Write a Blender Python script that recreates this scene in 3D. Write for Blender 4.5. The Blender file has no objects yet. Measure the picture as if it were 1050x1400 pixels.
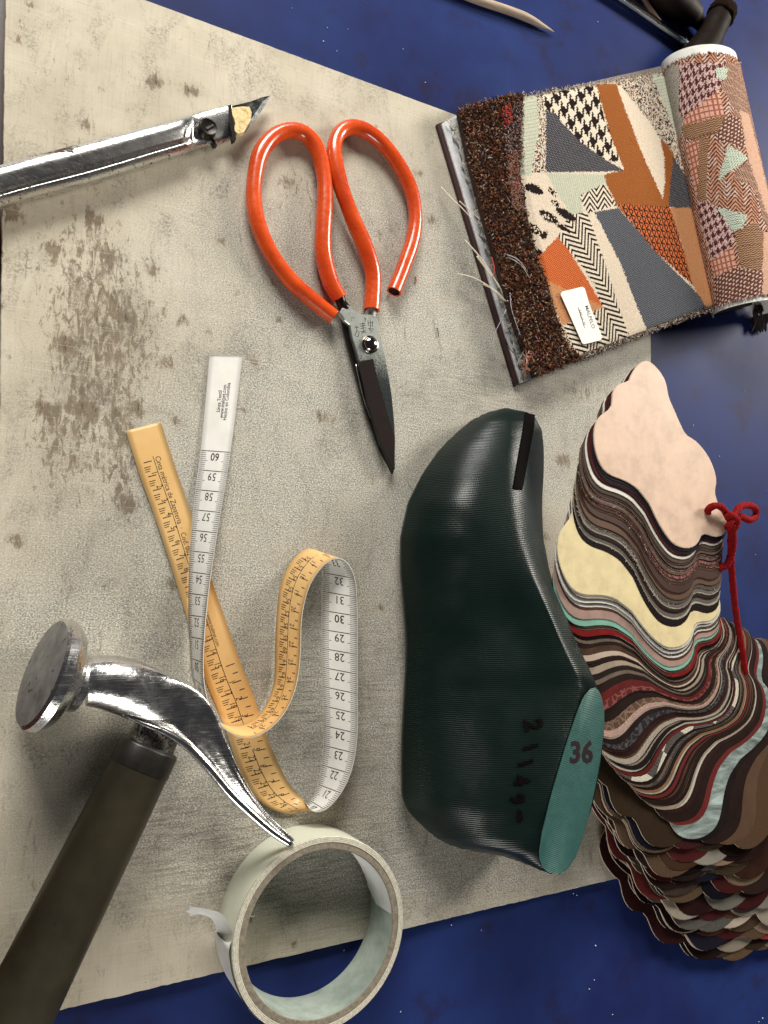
import bpy, math, random
import numpy as np
from mathutils import Matrix, Vector
random.seed(7); rng = np.random.default_rng(7)
scene = bpy.context.scene
COL = scene.collection

# ------------------------------------------------------------------ camera
F = 1051.0                                   # focal length in photo pixels (1050 x 1400)
NAD = (-10.0, 850.0)                         # where the plumb line under the camera falls
H = 367.1                                    # camera height over the table, mm
_d = np.array([(NAD[0]-525)/F, -(NAD[1]-700)/F, -1.0]); _d /= np.linalg.norm(_d)
_Z = -_d; _e = np.array([1.0, 0, 0]); _X = _e-(_e@_Z)*_Z; _X /= np.linalg.norm(_X); _Y = np.cross(_Z, _X)
RW = np.array([_X, _Y, _Z])
def P(px, py, z=0.0):
    """photo measurement -> point of the place (mm) at height z"""
    v = RW@np.array([(px-525)/F, -(py-700)/F, -1.0])
    return np.array([0, 0, H])+v*((z-H)/v[2])
def proj(p):
    q = (np.asarray(p)-np.array([0, 0, H]))@RW
    return 525+F*q[..., 0]/-q[..., 2], 700-F*q[..., 1]/-q[..., 2]
cam_d = bpy.data.cameras.new('camera'); cam = bpy.data.objects.new('camera', cam_d); COL.objects.link(cam)
cam_d.sensor_fit = 'VERTICAL'; cam_d.sensor_height = 36; cam_d.sensor_width = 27
cam_d.lens = 36*F/1400; cam_d.clip_start = 0.01; cam_d.clip_end = 20
M4 = Matrix.Identity(4)
for i in range(3):
    for j in range(3): M4[i][j] = RW[i][j]
    M4[i][3] = [0, 0, H*0.001][i]
cam.matrix_world = M4
scene.camera = cam
scene.view_settings.view_transform = 'Standard'; scene.view_settings.look = 'None'
scene.view_settings.gamma = 1; scene.view_settings.exposure = 0
world = bpy.data.worlds.new('World'); scene.world = world; world.use_nodes = True
bg = world.node_tree.nodes['Background']; bg.inputs[0].default_value = (0.95, 0.93, 1.0, 1); bg.inputs[1].default_value = 0.035

# ------------------------------------------------------------------ lamps (windows of the workshop)
def area(name, loc, target, sx, sy, power, col):
    l = bpy.data.lights.new(name, 'AREA'); l.shape = 'RECTANGLE'; l.size = sx; l.size_y = sy; l.energy = power; l.color = col
    o = bpy.data.objects.new(name, l); COL.objects.link(o)
    o.location = loc; o.rotation_euler = (Vector(target)-Vector(loc)).to_track_quat('-Z', 'Y').to_euler()
    return o
area('window_light', (-0.15, 1.45, 0.85), (0.15, 0.02, 0), 0.8, 0.5, 37, (1.0, 0.965, 0.90))
area('window_light', (1.7, 0.85, 0.8), (0.2, 0.0, 0), 0.5, 0.5, 36, (1.0, 0.94, 0.84))
area('window_light', (-0.1, -1.25, 0.5), (0.2, -0.1, 0), 0.7, 0.35, 11, (1.0, 0.96, 0.9))

# ------------------------------------------------------------------ node helpers
class NT:
    def __init__(s, m):
        s.t = m.node_tree; s.t.nodes.clear()
        s.out = s.n('ShaderNodeOutputMaterial'); s.b = s.n('ShaderNodeBsdfPrincipled')
        s.l(s.b.outputs[0], s.out.inputs[0])
    def n(s, t, **k):
        x = s.t.nodes.new(t)
        for a, b in k.items(): setattr(x, a, b)
        return x
    def l(s, a, b): s.t.links.new(a, b)
    def inp(s, node, i, v):
        if isinstance(v, bpy.types.NodeSocket): s.l(v, node.inputs[i])
        elif v is not None: node.inputs[i].default_value = v
    def coord(s, scale=(1, 1, 1), rot=(0, 0, 0), loc=(0, 0, 0)):     # millimetres
        c = s.n('ShaderNodeTexCoord'); m = s.n('ShaderNodeMapping')
        m.inputs['Scale'].default_value = [1000*k for k in scale]; m.inputs['Rotation'].default_value = rot; m.inputs['Location'].default_value = loc
        s.l(c.outputs['Object'], m.inputs[0]); return m.outputs[0]
    def noise(s, vec, scale, detail=4, rough=.55, dist=0):
        x = s.n('ShaderNodeTexNoise'); s.l(vec, x.inputs['Vector']); x.inputs['Scale'].default_value = scale
        x.inputs['Detail'].default_value = detail; x.inputs['Roughness'].default_value = rough; x.inputs['Distortion'].default_value = dist
        return x.outputs['Fac']
    def voro(s, vec, scale, feature='F1', out='Distance'):
        x = s.n('ShaderNodeTexVoronoi', feature=feature); s.l(vec, x.inputs['Vector']); x.inputs['Scale'].default_value = scale
        return x.outputs[out]
    def wave(s, vec, scale, direction='X', dist=0, prof='SIN'):
        x = s.n('ShaderNodeTexWave', bands_direction=direction, wave_profile=prof); s.l(vec, x.inputs['Vector']); x.inputs['Scale'].default_value = scale
        x.inputs['Distortion'].default_value = dist; return x.outputs['Fac']
    def ramp(s, f, stops):
        r = s.n('ShaderNodeValToRGB'); s.l(f, r.inputs[0]); e = r.color_ramp.elements
        while len(e) < len(stops): e.new(0.5)
        for k, (p, c) in enumerate(stops):
            e[k].position = p
            if not hasattr(c, '__len__'): c = (c, c, c)
            e[k].color = tuple(c)+(1,)
        return r.outputs[0]
    def math(s, op, a, b=None, c=None):
        x = s.n('ShaderNodeMath', operation=op); s.inp(x, 0, a); s.inp(x, 1, b); s.inp(x, 2, c); return x.outputs[0]
    def mix(s, f, a, b, mode='MIX'):
        x = s.n('ShaderNodeMix', data_type='RGBA', blend_type=mode)
        s.inp(x, 0, f)
        for i, v in ((6, a), (7, b)):
            if not isinstance(v, bpy.types.NodeSocket) and len(v) == 3: v = tuple(v)+(1,)
            s.inp(x, i, v)
        return x.outputs[2]
    def bump(s, h, strength=.5, dist=.1, normal=None):
        x = s.n('ShaderNodeBump'); x.inputs['Strength'].default_value = strength; x.inputs['Distance'].default_value = dist*0.001
        s.l(h, x.inputs['Height'])
        if normal is not None: s.l(normal, x.inputs['Normal'])
        return x.outputs[0]
    def set(s, **k):
        for a, v in k.items():
            a = {'color': 'Base Color', 'rough': 'Roughness', 'metal': 'Metallic', 'normal': 'Normal', 'spec': 'Specular IOR Level',
                 'coat': 'Coat Weight', 'coatr': 'Coat Roughness', 'trans': 'Transmission Weight', 'ior': 'IOR', 'sheen': 'Sheen Weight', 'alpha': 'Alpha', 'sss': 'Subsurface Weight'}[a]
            if not isinstance(v, bpy.types.NodeSocket) and hasattr(v, '__len__') and len(v) == 3: v = tuple(v)+(1,)
            s.inp(s.b, a, v)
def newmat(name):
    m = bpy.data.materials.new(name); m.use_nodes = True; return m, NT(m)
def simple(name, col, rough=.5, metal=0, var=.15, vscale=.15, bumpd=0, bscale=1.5, **k):
    m, t = newmat(name); v = t.coord()
    n = t.noise(v, vscale, 5)
    a = tuple(c*(1-var) for c in col); b = tuple(min(1, c*(1+var)) for c in col)
    t.set(color=t.ramp(n, [(.3, a), (.7, b)]), rough=rough, metal=metal, **k)
    if bumpd: t.set(normal=t.bump(t.noise(v, bscale, 3), .6, bumpd))
    return m
_lc = {}
def leather(col, kind='plain'):
    key = (tuple(round(c, 3) for c in col), kind)
    if key in _lc: return _lc[key]
    m, t = newmat('leather'); v = t.coord()
    n = t.noise(v, .12, 6, .6); f = t.noise(v, 1.3, 4)
    base = t.ramp(n, [(.3, tuple(c*.55 for c in col)), (.72, tuple(min(1, c*.95) for c in col))])
    if kind == 'plain':
        t.set(color=base, rough=.6, spec=.08, normal=t.bump(t.voro(v, .9), .35, .12))
    elif kind == 'smooth':
        sp = t.ramp(t.noise(v, .06, 6, .65), [(.35, tuple(c*.88 for c in col)), (.5, col)])
        t.set(color=t.mix(.6, base, sp), rough=.45, spec=.3, normal=t.bump(f, .1, .05))
    elif kind == 'suede':
        t.set(color=t.mix(t.ramp(t.noise(v, 3, 3), [(.3, 0), (.7, 1)]), tuple(c*.42 for c in col), tuple(min(1, c*.95) for c in col)), rough=.95, spec=.05, normal=t.bump(t.noise(v, 2.5, 4), .8, .2))
    elif kind == 'patent':
        t.set(color=base, rough=.07, coat=1.0, coatr=.03, normal=t.bump(t.noise(v, .03, 2), .3, .8))
    elif kind == 'glitter':
        g = t.n('ShaderNodeTexVoronoi'); t.l(v, g.inputs['Vector']); g.inputs['Scale'].default_value = 1.6
        gg = t.n('ShaderNodeSeparateColor'); t.l(g.outputs['Color'], gg.inputs[0])
        t.set(color=t.mix(t.ramp(gg.outputs[0], [(.55, 0), (.8, 1)]), tuple(c*.5 for c in col), tuple(min(1, c*2.2+.03) for c in col)), rough=t.ramp(gg.outputs[1], [(0, .2), (1, .8)]), normal=t.bump(gg.outputs[2], .8, .3))
    elif kind == 'marble':
        w = t.noise(t.coord((.03, .11, .05), (0, 0, .6)), 1, 7, .65, 1.3)
        t.set(color=t.ramp(w, [(.32, tuple(c*.25 for c in col)), (.5, tuple(c*.8 for c in col)), (.68, tuple(min(1, c*1.7) for c in col))]), rough=.22, coat=.3)
    elif kind == 'lattice':
        w1 = t.wave(t.coord((1, 1, 1), (0, 0, .6)), .55); w2 = t.wave(t.coord((1, 1, 1), (0, 0, -.7)), .55)
        k_ = t.math('MAXIMUM', w1, w2)
        t.set(color=t.mix(t.ramp(k_, [(.82, 0), (.95, 1)]), col, tuple(c*.12 for c in col)), rough=.5, normal=t.bump(k_, .7, .25))
    elif kind == 'checker':
        c = t.n('ShaderNodeTexChecker'); t.l(t.coord((1, 1, 1), (0, 0, .5)), c.inputs['Vector']); c.inputs['Scale'].default_value = .062
        k_ = t.math('MAXIMUM', t.wave(t.coord((1, 1, 1), (0, 0, .3)), .42, dist=.6), t.wave(t.coord((1, 1, 1), (0, 0, 1.5)), .42, dist=.6))
        t.set(color=t.mix(c.outputs['Fac'], t.mix(t.ramp(k_, [(.9, 0), (.98, .7)]), col, (.06, .045, .035)), t.mix(t.ramp(k_, [(.9, 0), (.98, .6)]), (.018, .012, .01), (.12, .10, .08))), rough=.5, normal=t.bump(k_, .6, .25))
    elif kind == 'motif':
        s1 = t.voro(v, .16); r = t.math('SINE', t.math('MULTIPLY', s1, 14.0))
        s2 = t.voro(t.coord((1, 1, 1), (0, 0, .8)), .16, 'DISTANCE_TO_EDGE')
        k_ = t.math('MAXIMUM', t.ramp(r, [(.8, 0), (.9, 1)]), t.ramp(s2, [(.03, 1), (.06, 0)]))
        t.set(color=t.mix(k_, col, tuple(min(1, c*1.8+.035) for c in col)), rough=.35)
    _lc[key] = m; return m

# ------------------------------------------------------------------ object helpers (all coordinates in mm, meshes stored in metres)
def mesh(name, verts, faces, mats, base=(0, 0, 0), smooth=False, fmat=None, uv=None):
    me = bpy.data.meshes.new(name)
    v = (np.asarray(verts, float)-np.asarray(base, float))*0.001
    me.from_pydata(v.tolist(), [], faces)
    for m in (mats if isinstance(mats, (list, tuple)) else [mats]): me.materials.append(m)
    if fmat is not None: me.polygons.foreach_set('material_index', np.asarray(fmat, dtype=np.int32))
    if smooth: me.polygons.foreach_set('use_smooth', [True]*len(me.polygons))
    me.update(); return me
def thing(name, label, cat, base=(0, 0, 0), group=None):
    o = bpy.data.objects.new(name, None); COL.objects.link(o); o.empty_display_size = .01
    o.location = [c*0.001 for c in base]; o['label'] = label; o['category'] = cat
    if group: o['group'] = group
    o['_b'] = 0; del o['_b']
    return o
def base_of(o):
    b = np.zeros(3)
    while o is not None: b = b+np.array(o.location)*1000; o = o.parent
    return b
def part(parent, name, verts, faces, mats, label=None, smooth=False, fmat=None, kind=None, auto=None):
    me = mesh(name, verts, faces, mats, base_of(parent) if parent is not None else (0, 0, 0), smooth, fmat)
    if auto is not None: shade_auto(me, auto)
    o = bpy.data.objects.new(name, me); COL.objects.link(o)
    if parent is not None: o.parent = parent
    if label: o['label'] = label
    if kind: o['kind'] = kind
    return o
def solo(name, label, cat, verts, faces, mats, smooth=False, group=None, kind=None, base=None, auto=None):
    verts = np.asarray(verts, float)
    if base is None: c = verts.mean(0); base = np.array([c[0], c[1], verts[:, 2].min()])
    me = mesh(name, verts, faces, mats, base, smooth)
    if auto is not None: shade_auto(me, auto)
    o = bpy.data.objects.new(name, me); COL.objects.link(o); o.location = [c*0.001 for c in base]
    if kind == 'structure': o['kind'] = kind
    else: o['label'] = label; o['category'] = cat
    if kind == 'stuff': o['kind'] = 'stuff'
    if group: o['group'] = group
    return o
def shade_auto(me, deg):
    import bmesh
    bm = bmesh.new(); bm.from_mesh(me); a = math.radians(deg)
    for e in bm.edges:
        e.smooth = not (len(e.link_faces) == 2 and e.calc_face_angle(0) > a)
    for f in bm.faces: f.smooth = True
    bm.to_mesh(me); bm.free()
class MB:
    def __init__(s): s.v = []; s.f = []; s.m = []
    def add(s, v, f, m=0):
        n = len(s.v); s.v.extend(np.asarray(v, float).tolist()); s.f.extend([tuple(i+n for i in q) for q in f]); s.m.extend([m]*len(f))
def cr(pts, n):
    """Catmull-Rom through pts (any dimension), n samples, even in arc length"""
    p = np.asarray(pts, float); k = len(p)
    q = np.vstack([2*p[0]-p[1], p, 2*p[-1]-p[-2]]); out = []
    for i in range(k-1):
        a, b, c, d = q[i], q[i+1], q[i+2], q[i+3]
        for t in np.linspace(0, 1, 24, endpoint=False):
            out.append(.5*((2*b)+(-a+c)*t+(2*a-5*b+4*c-d)*t*t+(-a+3*b-3*c+d)*t**3))
    out.append(p[-1]); out = np.array(out)
    dd = min(3, out.shape[1]); s = np.r_[0, np.cumsum(np.linalg.norm(np.diff(out[:, :dd], axis=0), axis=1))]
    x = np.linspace(0, s[-1], n)
    return np.stack([np.interp(x, s, out[:, j]) for j in range(out.shape[1])], 1)
def tube(pts, r, seg=12, cap=True, flat=1.0):
    p = np.asarray(pts, float); n = len(p); r = np.broadcast_to(np.asarray(r, float), (n,))
    t = np.gradient(p, axis=0); t /= np.linalg.norm(t, axis=1)[:, None]+1e-12
    u = np.cross(t[0], [0, 0, 1.0]); u = u if np.linalg.norm(u) > 1e-3 else np.array([1.0, 0, 0]); u /= np.linalg.norm(u)
    V = []; a = np.linspace(0, 2*np.pi, seg, endpoint=False)
    for i in range(n):
        u = u-(u@t[i])*t[i]; u /= np.linalg.norm(u); w = np.cross(u, t[i])
        V.append(p[i]+r[i]*(np.cos(a)[:, None]*u+flat*np.sin(a)[:, None]*w))
    V = np.vstack(V); Fc = [(i*seg+j, i*seg+(j+1) % seg, (i+1)*seg+(j+1) % seg, (i+1)*seg+j) for i in range(n-1) for j in range(seg)]
    if cap: Fc += [tuple(range(seg))[::-1], tuple((n-1)*seg+j for j in range(seg))]
    return V, Fc
def loft(sections, closed=True, cap=True):
    n = len(sections); m = len(sections[0]); V = np.vstack(sections)
    Fc = [(i*m+j, i*m+(j+1) % m, (i+1)*m+(j+1) % m, (i+1)*m+j) for i in range(n-1) for j in range(m if closed else m-1)]
    if cap: Fc += [tuple(range(m))[::-1], tuple((n-1)*m+j for j in range(m))]
    return V, Fc
def prism(poly_top, poly_bot):
    n = len(poly_top); V = np.vstack([poly_top, poly_bot])
    return V, [tuple(range(n))]+[tuple(range(2*n-1, n-1, -1))]+[(i, i+n, (i+1) % n+n, (i+1) % n) for i in range(n)]
def plate(px, z0, z1, shrink=0):
    """flat solid with the measured outline, between heights z0 and z1"""
    top = np.array([P(x, y, z1) for x, y in px]); bot = top.copy(); bot[:, 2] = z0
    return prism(top[::-1], bot[::-1])
def inpoly(x, y, poly):
    r = np.zeros(np.shape(x), bool); n = len(poly)
    for i in range(n):
        x1, y1 = poly[i]; x2, y2 = poly[(i+1) % n]
        if y1 == y2: continue
        c = ((y1 > y) != (y2 > y)) & (x < (x2-x1)*(y-y1)/(y2-y1)+x1); r ^= c
    return r
_tx = {}
def text_geo(s, size=1.0, align='CENTER', bold=0.0, shear=0.0):
    key = (s, size, align, bold, shear)
    if key in _tx: return _tx[key]
    c = bpy.data.curves.new('t', 'FONT'); c.body = s; c.size = size; c.align_x = align; c.align_y = 'CENTER'; c.offset = bold; c.shear = shear; c.resolution_u = 2
    o = bpy.data.objects.new('t', c); me = o.to_mesh()
    v = np.array([list(p.co)[:2] for p in me.vertices]).reshape(-1, 2); f = [tuple(p.vertices) for p in me.polygons]
    o.to_mesh_clear(); bpy.data.objects.remove(o); bpy.data.curves.remove(c)
    _tx[key] = (v, f); return v, f

# ------------------------------------------------------------------ table, mat, board
def table():
    m, t = newmat('maroon_wood'); v = t.coord((.02, .2, .05))
    t.set(color=t.ramp(t.noise(v, 1, 5), [(.3, (.02, .006, .005)), (.7, (.06, .015, .01))]), rough=.4)
    V, Fc = prism(np.array([(-1200, -1200, -4), (2000, -1200, -4), (2000, 1200, -4), (-1200, 1200, -4)]), np.array([(-1200, -1200, -34), (2000, -1200, -34), (2000, 1200, -34), (-1200, 1200, -34)]))
    solo('table', '', '', V, Fc, m, kind='structure', base=(0, 0, -34))
    m, t = newmat('blue_mat'); v = t.coord()
    n = t.noise(v, .012, 5, .6); sc = t.noise(t.coord((.02, .5, 1), (0, 0, .4)), 1, 5, .6)
    col = t.ramp(n, [(.3, (.011, .016, .075)), (.7, (.015, .032, .135))])
    sm = t.ramp(t.noise(v, .03, 5, .7), [(.54, 0), (.72, .75)]); col = t.mix(sm, col, (.018, .012, .03))
    dots = t.math('MULTIPLY', t.ramp(t.voro(v, .09), [(.009, 1), (.018, 0)]), t.ramp(t.noise(v, .05, 2), [(.57, 0), (.62, .7)]))
    col = t.mix(dots, col, (.5, .55, .6))
    d2 = t.ramp(t.voro(t.coord(loc=(33, 71, 0)), .3), [(.03, .6), (.05, 0)]); col = t.mix(t.math('MULTIPLY', d2, t.ramp(t.noise(v, .021, 3), [(.5, 0), (.6, 1)])), col, (.2, .25, .35))
    t.set(color=col, rough=t.ramp(n, [(.3, .5), (.7, .58)]), normal=t.bump(t.noise(v, 1.1, 4), .2, .06), spec=.1)
    a = P(14, -60)[:2]; b = P(16, 1450)[:2]; d = (b-a); a = a-d*2; b = b+d*2
    top = np.array([(a[0], a[1], 0), (b[0], b[1], 0), (1900, -1100, 0), (1900, 1100, 0)]); bot = top.copy(); bot[:, 2] = -3.9
    V, Fc = prism(top, bot); solo('blue_table_mat', '', '', V, Fc, m, kind='structure', base=(0, 0, 0))
table()

BZ = 4.0     # top of the cutting board
TBL = 0.0
def board():
    TL, TR, BR, BL = P(9, -70, BZ), P(890, 256, BZ), P(889, 1190, BZ), P(-12, 1403, BZ)
    nu, nv = 150, 190
    def edge(a, b, n, amp):
        t = np.linspace(0, 1, n)[:, None]; e = a+(b-a)*t
        d = (b-a)/np.linalg.norm(b-a); nrm = np.array([-d[1], d[0], 0])
        w = np.convolve(rng.normal(size=n+8), np.ones(5)/5, 'same')[4:-4]*amp*.5+rng.normal(size=n)*amp*.4
        w[0] = w[-1] = 0; return e+nrm*w[:, None]
    top = edge(TL, TR, nu, .12); bot = edge(BL, BR, nu, .22); lef = edge(TL, BL, nv, .25); rig = edge(TR, BR, nv, .15)
    s = np.linspace(0, 1, nu)[None, :, None]; t_ = np.linspace(0, 1, nv)[:, None, None]
    G = (1-t_)*top[None]+t_*bot[None]+(1-s)*lef[:, None]+s*rig[:, None]-((1-s)*(1-t_)*TL+s*(1-t_)*TR+(1-s)*t_*BL+s*t_*BR)
    V = G.reshape(-1, 3); Fc = [(j*nu+i, (j+1)*nu+i, (j+1)*nu+i+1, j*nu+i+1) for j in range(nv-1) for i in range(nu-1)]
    loop = [i for i in range(nu)]+[(j+1)*nu-1 for j in range(1, nv)]+[(nv-1)*nu+i for i in range(nu-2, -1, -1)]+[j*nu for j in range(nv-2, 0, -1)]
    L = V[loop]; ch = L.copy(); cen = V.mean(0); dirs = L-cen; dirs /= np.linalg.norm(dirs, axis=1)[:, None]
    ch += dirs*.35; ch[:, 2] = BZ-.6; lo = ch.copy(); lo[:, 2] = 0.02
    n0 = len(V); k = len(loop); V = np.vstack([V, ch, lo])
    for i in range(k):
        j = (i+1) % k
        Fc.append((loop[i], loop[j], n0+j, n0+i)); Fc.append((n0+i, n0+j, n0+k+j, n0+k+i))
    Fc.append(tuple(n0+k+i for i in range(k-1, -1, -1)))
    m, t = newmat('scuffed_board'); v = t.coord()
    at = t.n('ShaderNodeVertexColor', layer_name='board_tone'); sep = t.n('ShaderNodeSeparateColor'); t.l(at.outputs[0], sep.inputs[0])
    stain, grey, lin = sep.outputs
    fine = t.noise(t.coord((1.0, 1.35, 1), (0, 0, .1)), 1.25, 7, .74); mid = t.noise(v, .11, 5, .6); big = t.noise(v, .018, 4, .55)
    streak = t.noise(t.coord((.9, .045, 1), (0, 0, .03)), 1, 6, .75); hor = t.noise(t.coord((.06, .8, 1), (0, 0, .12)), 1, 6, .7)
    base = t.ramp(big, [(.3, (.42, .37, .275)), (.5, (.53, .475, .365)), (.7, (.62, .56, .45))])
    g = t.ramp(fine, [(.38, (.07, .069, .057)), (.455, (.25, .242, .205)), (.53, (.46, .445, .385)), (.62, (.80, .77, .69))])
    col = t.mix(t.math('MULTIPLY', grey, t.ramp(mid, [(.2, .55), (.6, 1)])), base, g)
    col = t.mix(t.math('MULTIPLY', t.ramp(streak, [(.5, 0), (.72, .45)]), .7), col, (.25, .22, .17))
    hs = t.math('MULTIPLY', t.math('MULTIPLY', lin, 1.0), t.ramp(hor, [(.45, 0), (.66, .8)])); col = t.mix(hs, col, (.12, .105, .085))
    # brown stains broken up in vertical flecks
    fl = t.noise(t.coord((.36, .12, 1)), 1, 9, .78, .7); fl2 = t.noise(v, .42, 6, .7)
    st_ = t.ramp(t.math('ADD', t.math('MULTIPLY', fl, .75), t.math('MULTIPLY', fl2, .25)), [(.36, 0), (.64, 1)])
    k_ = t.math('ADD', st_, t.math('SUBTRACT', t.math('MULTIPLY', stain, .56), .96))
    col = t.mix(t.ramp(k_, [(.0, 0), (.05, .45), (.28, .88)]), col, t.ramp(fl2, [(.38, (.05, .036, .022)), (.62, (.19, .135, .08))]))
    soft = t.math('MULTIPLY', stain, t.ramp(mid, [(.35, .05), (.7, .42)])); col = t.mix(soft, col, (.27, .21, .145))
    for rz, off, sc_, lo_ in ((.5, 1, .9, .68), (-.35, 5, 1.2, .70), (1.35, 9, .8, .69), (.1, 14, 1.4, .68)):
        cut = t.noise(t.coord((.012, sc_, 1), (0, 0, rz), (off, off*2, 0)), 1, 2, .4, .25)
        col = t.mix(t.ramp(cut, [(lo_, 0), (lo_+.012, .34), (lo_+.03, 0)]), col, (.80, .77, .69) if off in (1, 9) else (.13, .11, .085))
    k2 = t.ramp(t.math('ADD', t.noise(t.coord((.5, .16, 1), (0, 0, .4), (9, 4, 0)), 1, 6, .75), t.math('MULTIPLY', stain, .1)), [(.70, 0), (.75, .8)])
    col = t.mix(k2, col, (.07, .045, .03))
    sm1 = t.noise(t.coord((.05, .03, 1), (0, 0, .2), (5, 1, 0)), 1, 7, .7, .6)
    col = t.mix(t.math('MULTIPLY', t.ramp(sm1, [(.50, 0), (.68, .75)]), t.ramp(t.noise(v, .8, 5, .75), [(.42, 0), (.6, 1)])), col, (.115, .11, .09))
    sm2 = t.noise(t.coord((.10, .035, 1), (0, 0, -.1), (2, 8, 0)), 1, 8, .8, 1.2)
    col = t.mix(t.ramp(sm2, [(.60, 0), (.66, .6), (.8, .85)]), col, (.16, .135, .095))
    sp = t.math('MULTIPLY', t.ramp(t.voro(v, .32), [(.05, 1), (.09, 0)]), t.ramp(t.noise(v, .09, 2), [(.5, 0), (.56, .8)])); col = t.mix(sp, col, (.06, .04, .03))
    ws = t.math('MULTIPLY', t.ramp(t.noise(v, 2.6, 2, .5), [(.66, 0), (.74, .6)]), grey); col = t.mix(ws, col, (.8, .78, .72))
    sc = t.ramp(t.noise(t.coord((.02, 1.6, 1), (0, 0, 1.1)), 1, 3, .5), [(.66, 0), (.7, .25)]); col = t.mix(sc, col, (.75, .72, .62))
    nb = t.bump(t.math('ADD', fine, t.math('MULTIPLY', hor, .5)), .55, .22)
    t.set(color=col, rough=t.ramp(fine, [(.3, .5), (.7, .75)]), normal=nb, spec=.25)
    o = solo('cutting_board', 'large cream plastic cutting board with brown stains, scuffs and grey patches, under all the tools', 'cutting board', V, Fc, m)
    me = o.data; px, py = proj(V)
    def blob(x, y, rx, ry, a=0):
        dx, dy = px-x, py-y; c, s_ = math.cos(a), math.sin(a)
        return np.exp(-(((dx*c+dy*s_)/rx)**2+((-dx*s_+dy*c)/ry)**2))
    st = .95*blob(115, 400, 70, 170)+.8*blob(85, 610, 60, 90)+.6*blob(190, 470, 60, 120)+.85*blob(168, 640, 22, 90)+.4*blob(330, 470, 80, 50)+.5*blob(20, 290, 30, 30)\
        + .75*blob(212, 112, 22, 14)+.7*blob(262, 125, 18, 12)+.6*blob(430, 260, 60, 60)+.55*blob(540, 330, 50, 60)+.35*blob(90, 90, 120, 60)+.5*blob(240, 820, 20, 60)+.5*blob(15, 740, 25, 40)\
        + .6*blob(765, 630, 16, 16)+.45*blob(740, 1160, 60, 40)+.3*blob(60, 1290, 60, 50)+.75*blob(800, 535, 60, 20)+.5*blob(452, 570, 16, 30)  # includes a flat brown band just below the fabric book
    for x, y, r_ in [(211, 114, 11), (262, 123, 10), (31, 34, 9), (23, 53, 8), (14, 294, 14), (129, 300, 11), (303, 329, 10), (394, 249, 10), (571, 237, 9), (166, 431, 11), (380, 437, 9), (346, 494, 9), (440, 571, 10), (5, 349, 9), (3, 420, 9), (117, 171, 12), (469, 154, 5), (251, 437, 9), (229, 497, 9), (374, 386, 8), (24, 738, 10), (771, 628, 10), (745, 735, 9), (40, 3, 14), (752, 1165, 12), (690, 500, 9), (590, 300, 9), (330, 560, 9), (236, 800, 9), (520, 830, 8), (150, 350, 12), (90, 470, 14), (187, 560, 10), (60, 560, 12), (208, 370, 10), (70, 340, 12), (340, 1258, 8), (400, 1290, 10), (240, 575, 10), (512, 660, 8), (300, 680, 7), (120, 560, 14), (175, 690, 12), (140, 800, 9)]:
        st = st+1.15*blob(x, y, r_, r_*.8, .5)
    gr = .9*blob(400, 560, 230, 190)+.95*blob(560, 420, 160, 200)+.9*blob(650, 480, 200, 150)+1.0*blob(400, 820, 230, 190)+.9*blob(300, 1060, 260, 160)+.9*blob(560, 1180, 330, 70)+.8*blob(780, 560, 160, 130)+.35*blob(100, 700, 150, 250)+.5*blob(330, 300, 150, 90)+.55*blob(60, 860, 120, 90)+.7*blob(620, 900, 260, 300)  # grey, darker patches over the middle, lower part and right edge
    ln = 1.0*blob(440, 960, 130, 120)+.9*blob(420, 1190, 170, 90)+.6*blob(680, 530, 120, 50)+.8*blob(240, 1140, 120, 80)+.5*blob(760, 1150, 160, 60)+.3*blob(540, 560, 100, 60)
    c = np.stack([np.clip(st, 0, 1.6), np.clip(gr, 0, 1), np.clip(ln, 0, 1), np.ones(len(V))], 1)
    ca = me.color_attributes.new('board_tone', 'FLOAT_COLOR', 'POINT'); ca.data.foreach_set('color', c.ravel().astype(np.float32))
board()

# ------------------------------------------------------------------ metals
def metal(name, col, r0, r1, scale=.25, bumpd=.06, spots=0, spotcol=(.03, .02, .015)):
    m, t = newmat(name); v = t.coord(); n = t.noise(v, scale, 6, .65); n2 = t.noise(v, scale*6, 4)
    c = t.ramp(n, [(.3, tuple(x*.8 for x in col)), (.65, col)]); ro = t.ramp(n, [(.3, r1), (.6, r0)]); me = 1.0
    if spots:
        k = t.ramp(t.math('ADD', t.noise(v, scale*3, 7, .75), 0.0), [(1-spots-.04, 0), (1-spots, 1)])
        c = t.mix(k, c, spotcol); ro = t.math('MAXIMUM', ro, t.math('MULTIPLY', k, .6))
    t.set(color=c, rough=ro, metal=me, normal=t.bump(t.math('ADD', n, t.math('MULTIPLY', n2, .3)), .3, bumpd)); return m
def worn_steel():
    m, t = newmat('polished_steel'); v = t.coord(); n = t.noise(v, .09, 6, .65); sc = t.noise(t.coord((.05, 2.2, .6), (0, 0, .5)), 1, 5, .7); pit = t.ramp(t.noise(v, .55, 4, .6), [(.66, 0), (.72, 1)])
    c = t.mix(t.math('MULTIPLY', pit, .8), t.ramp(n, [(.3, (.60, .60, .59)), (.65, (.80, .80, .79))]), (.10, .085, .07))
    r = t.math('ADD', t.ramp(n, [(.3, .34), (.6, .17)]), t.math('MULTIPLY', t.ramp(sc, [(.5, 0), (.7, 1)]), .14))
    t.set(color=c, rough=r, metal=1.0, normal=t.bump(t.math('ADD', t.math('MULTIPLY', sc, .12), t.noise(v, .16, 4)), .45, .9)); return m
CHROME = worn_steel()
STEEL = metal('worn_steel', (.62, .62, .61), .16, .34, .3, .1)

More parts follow.
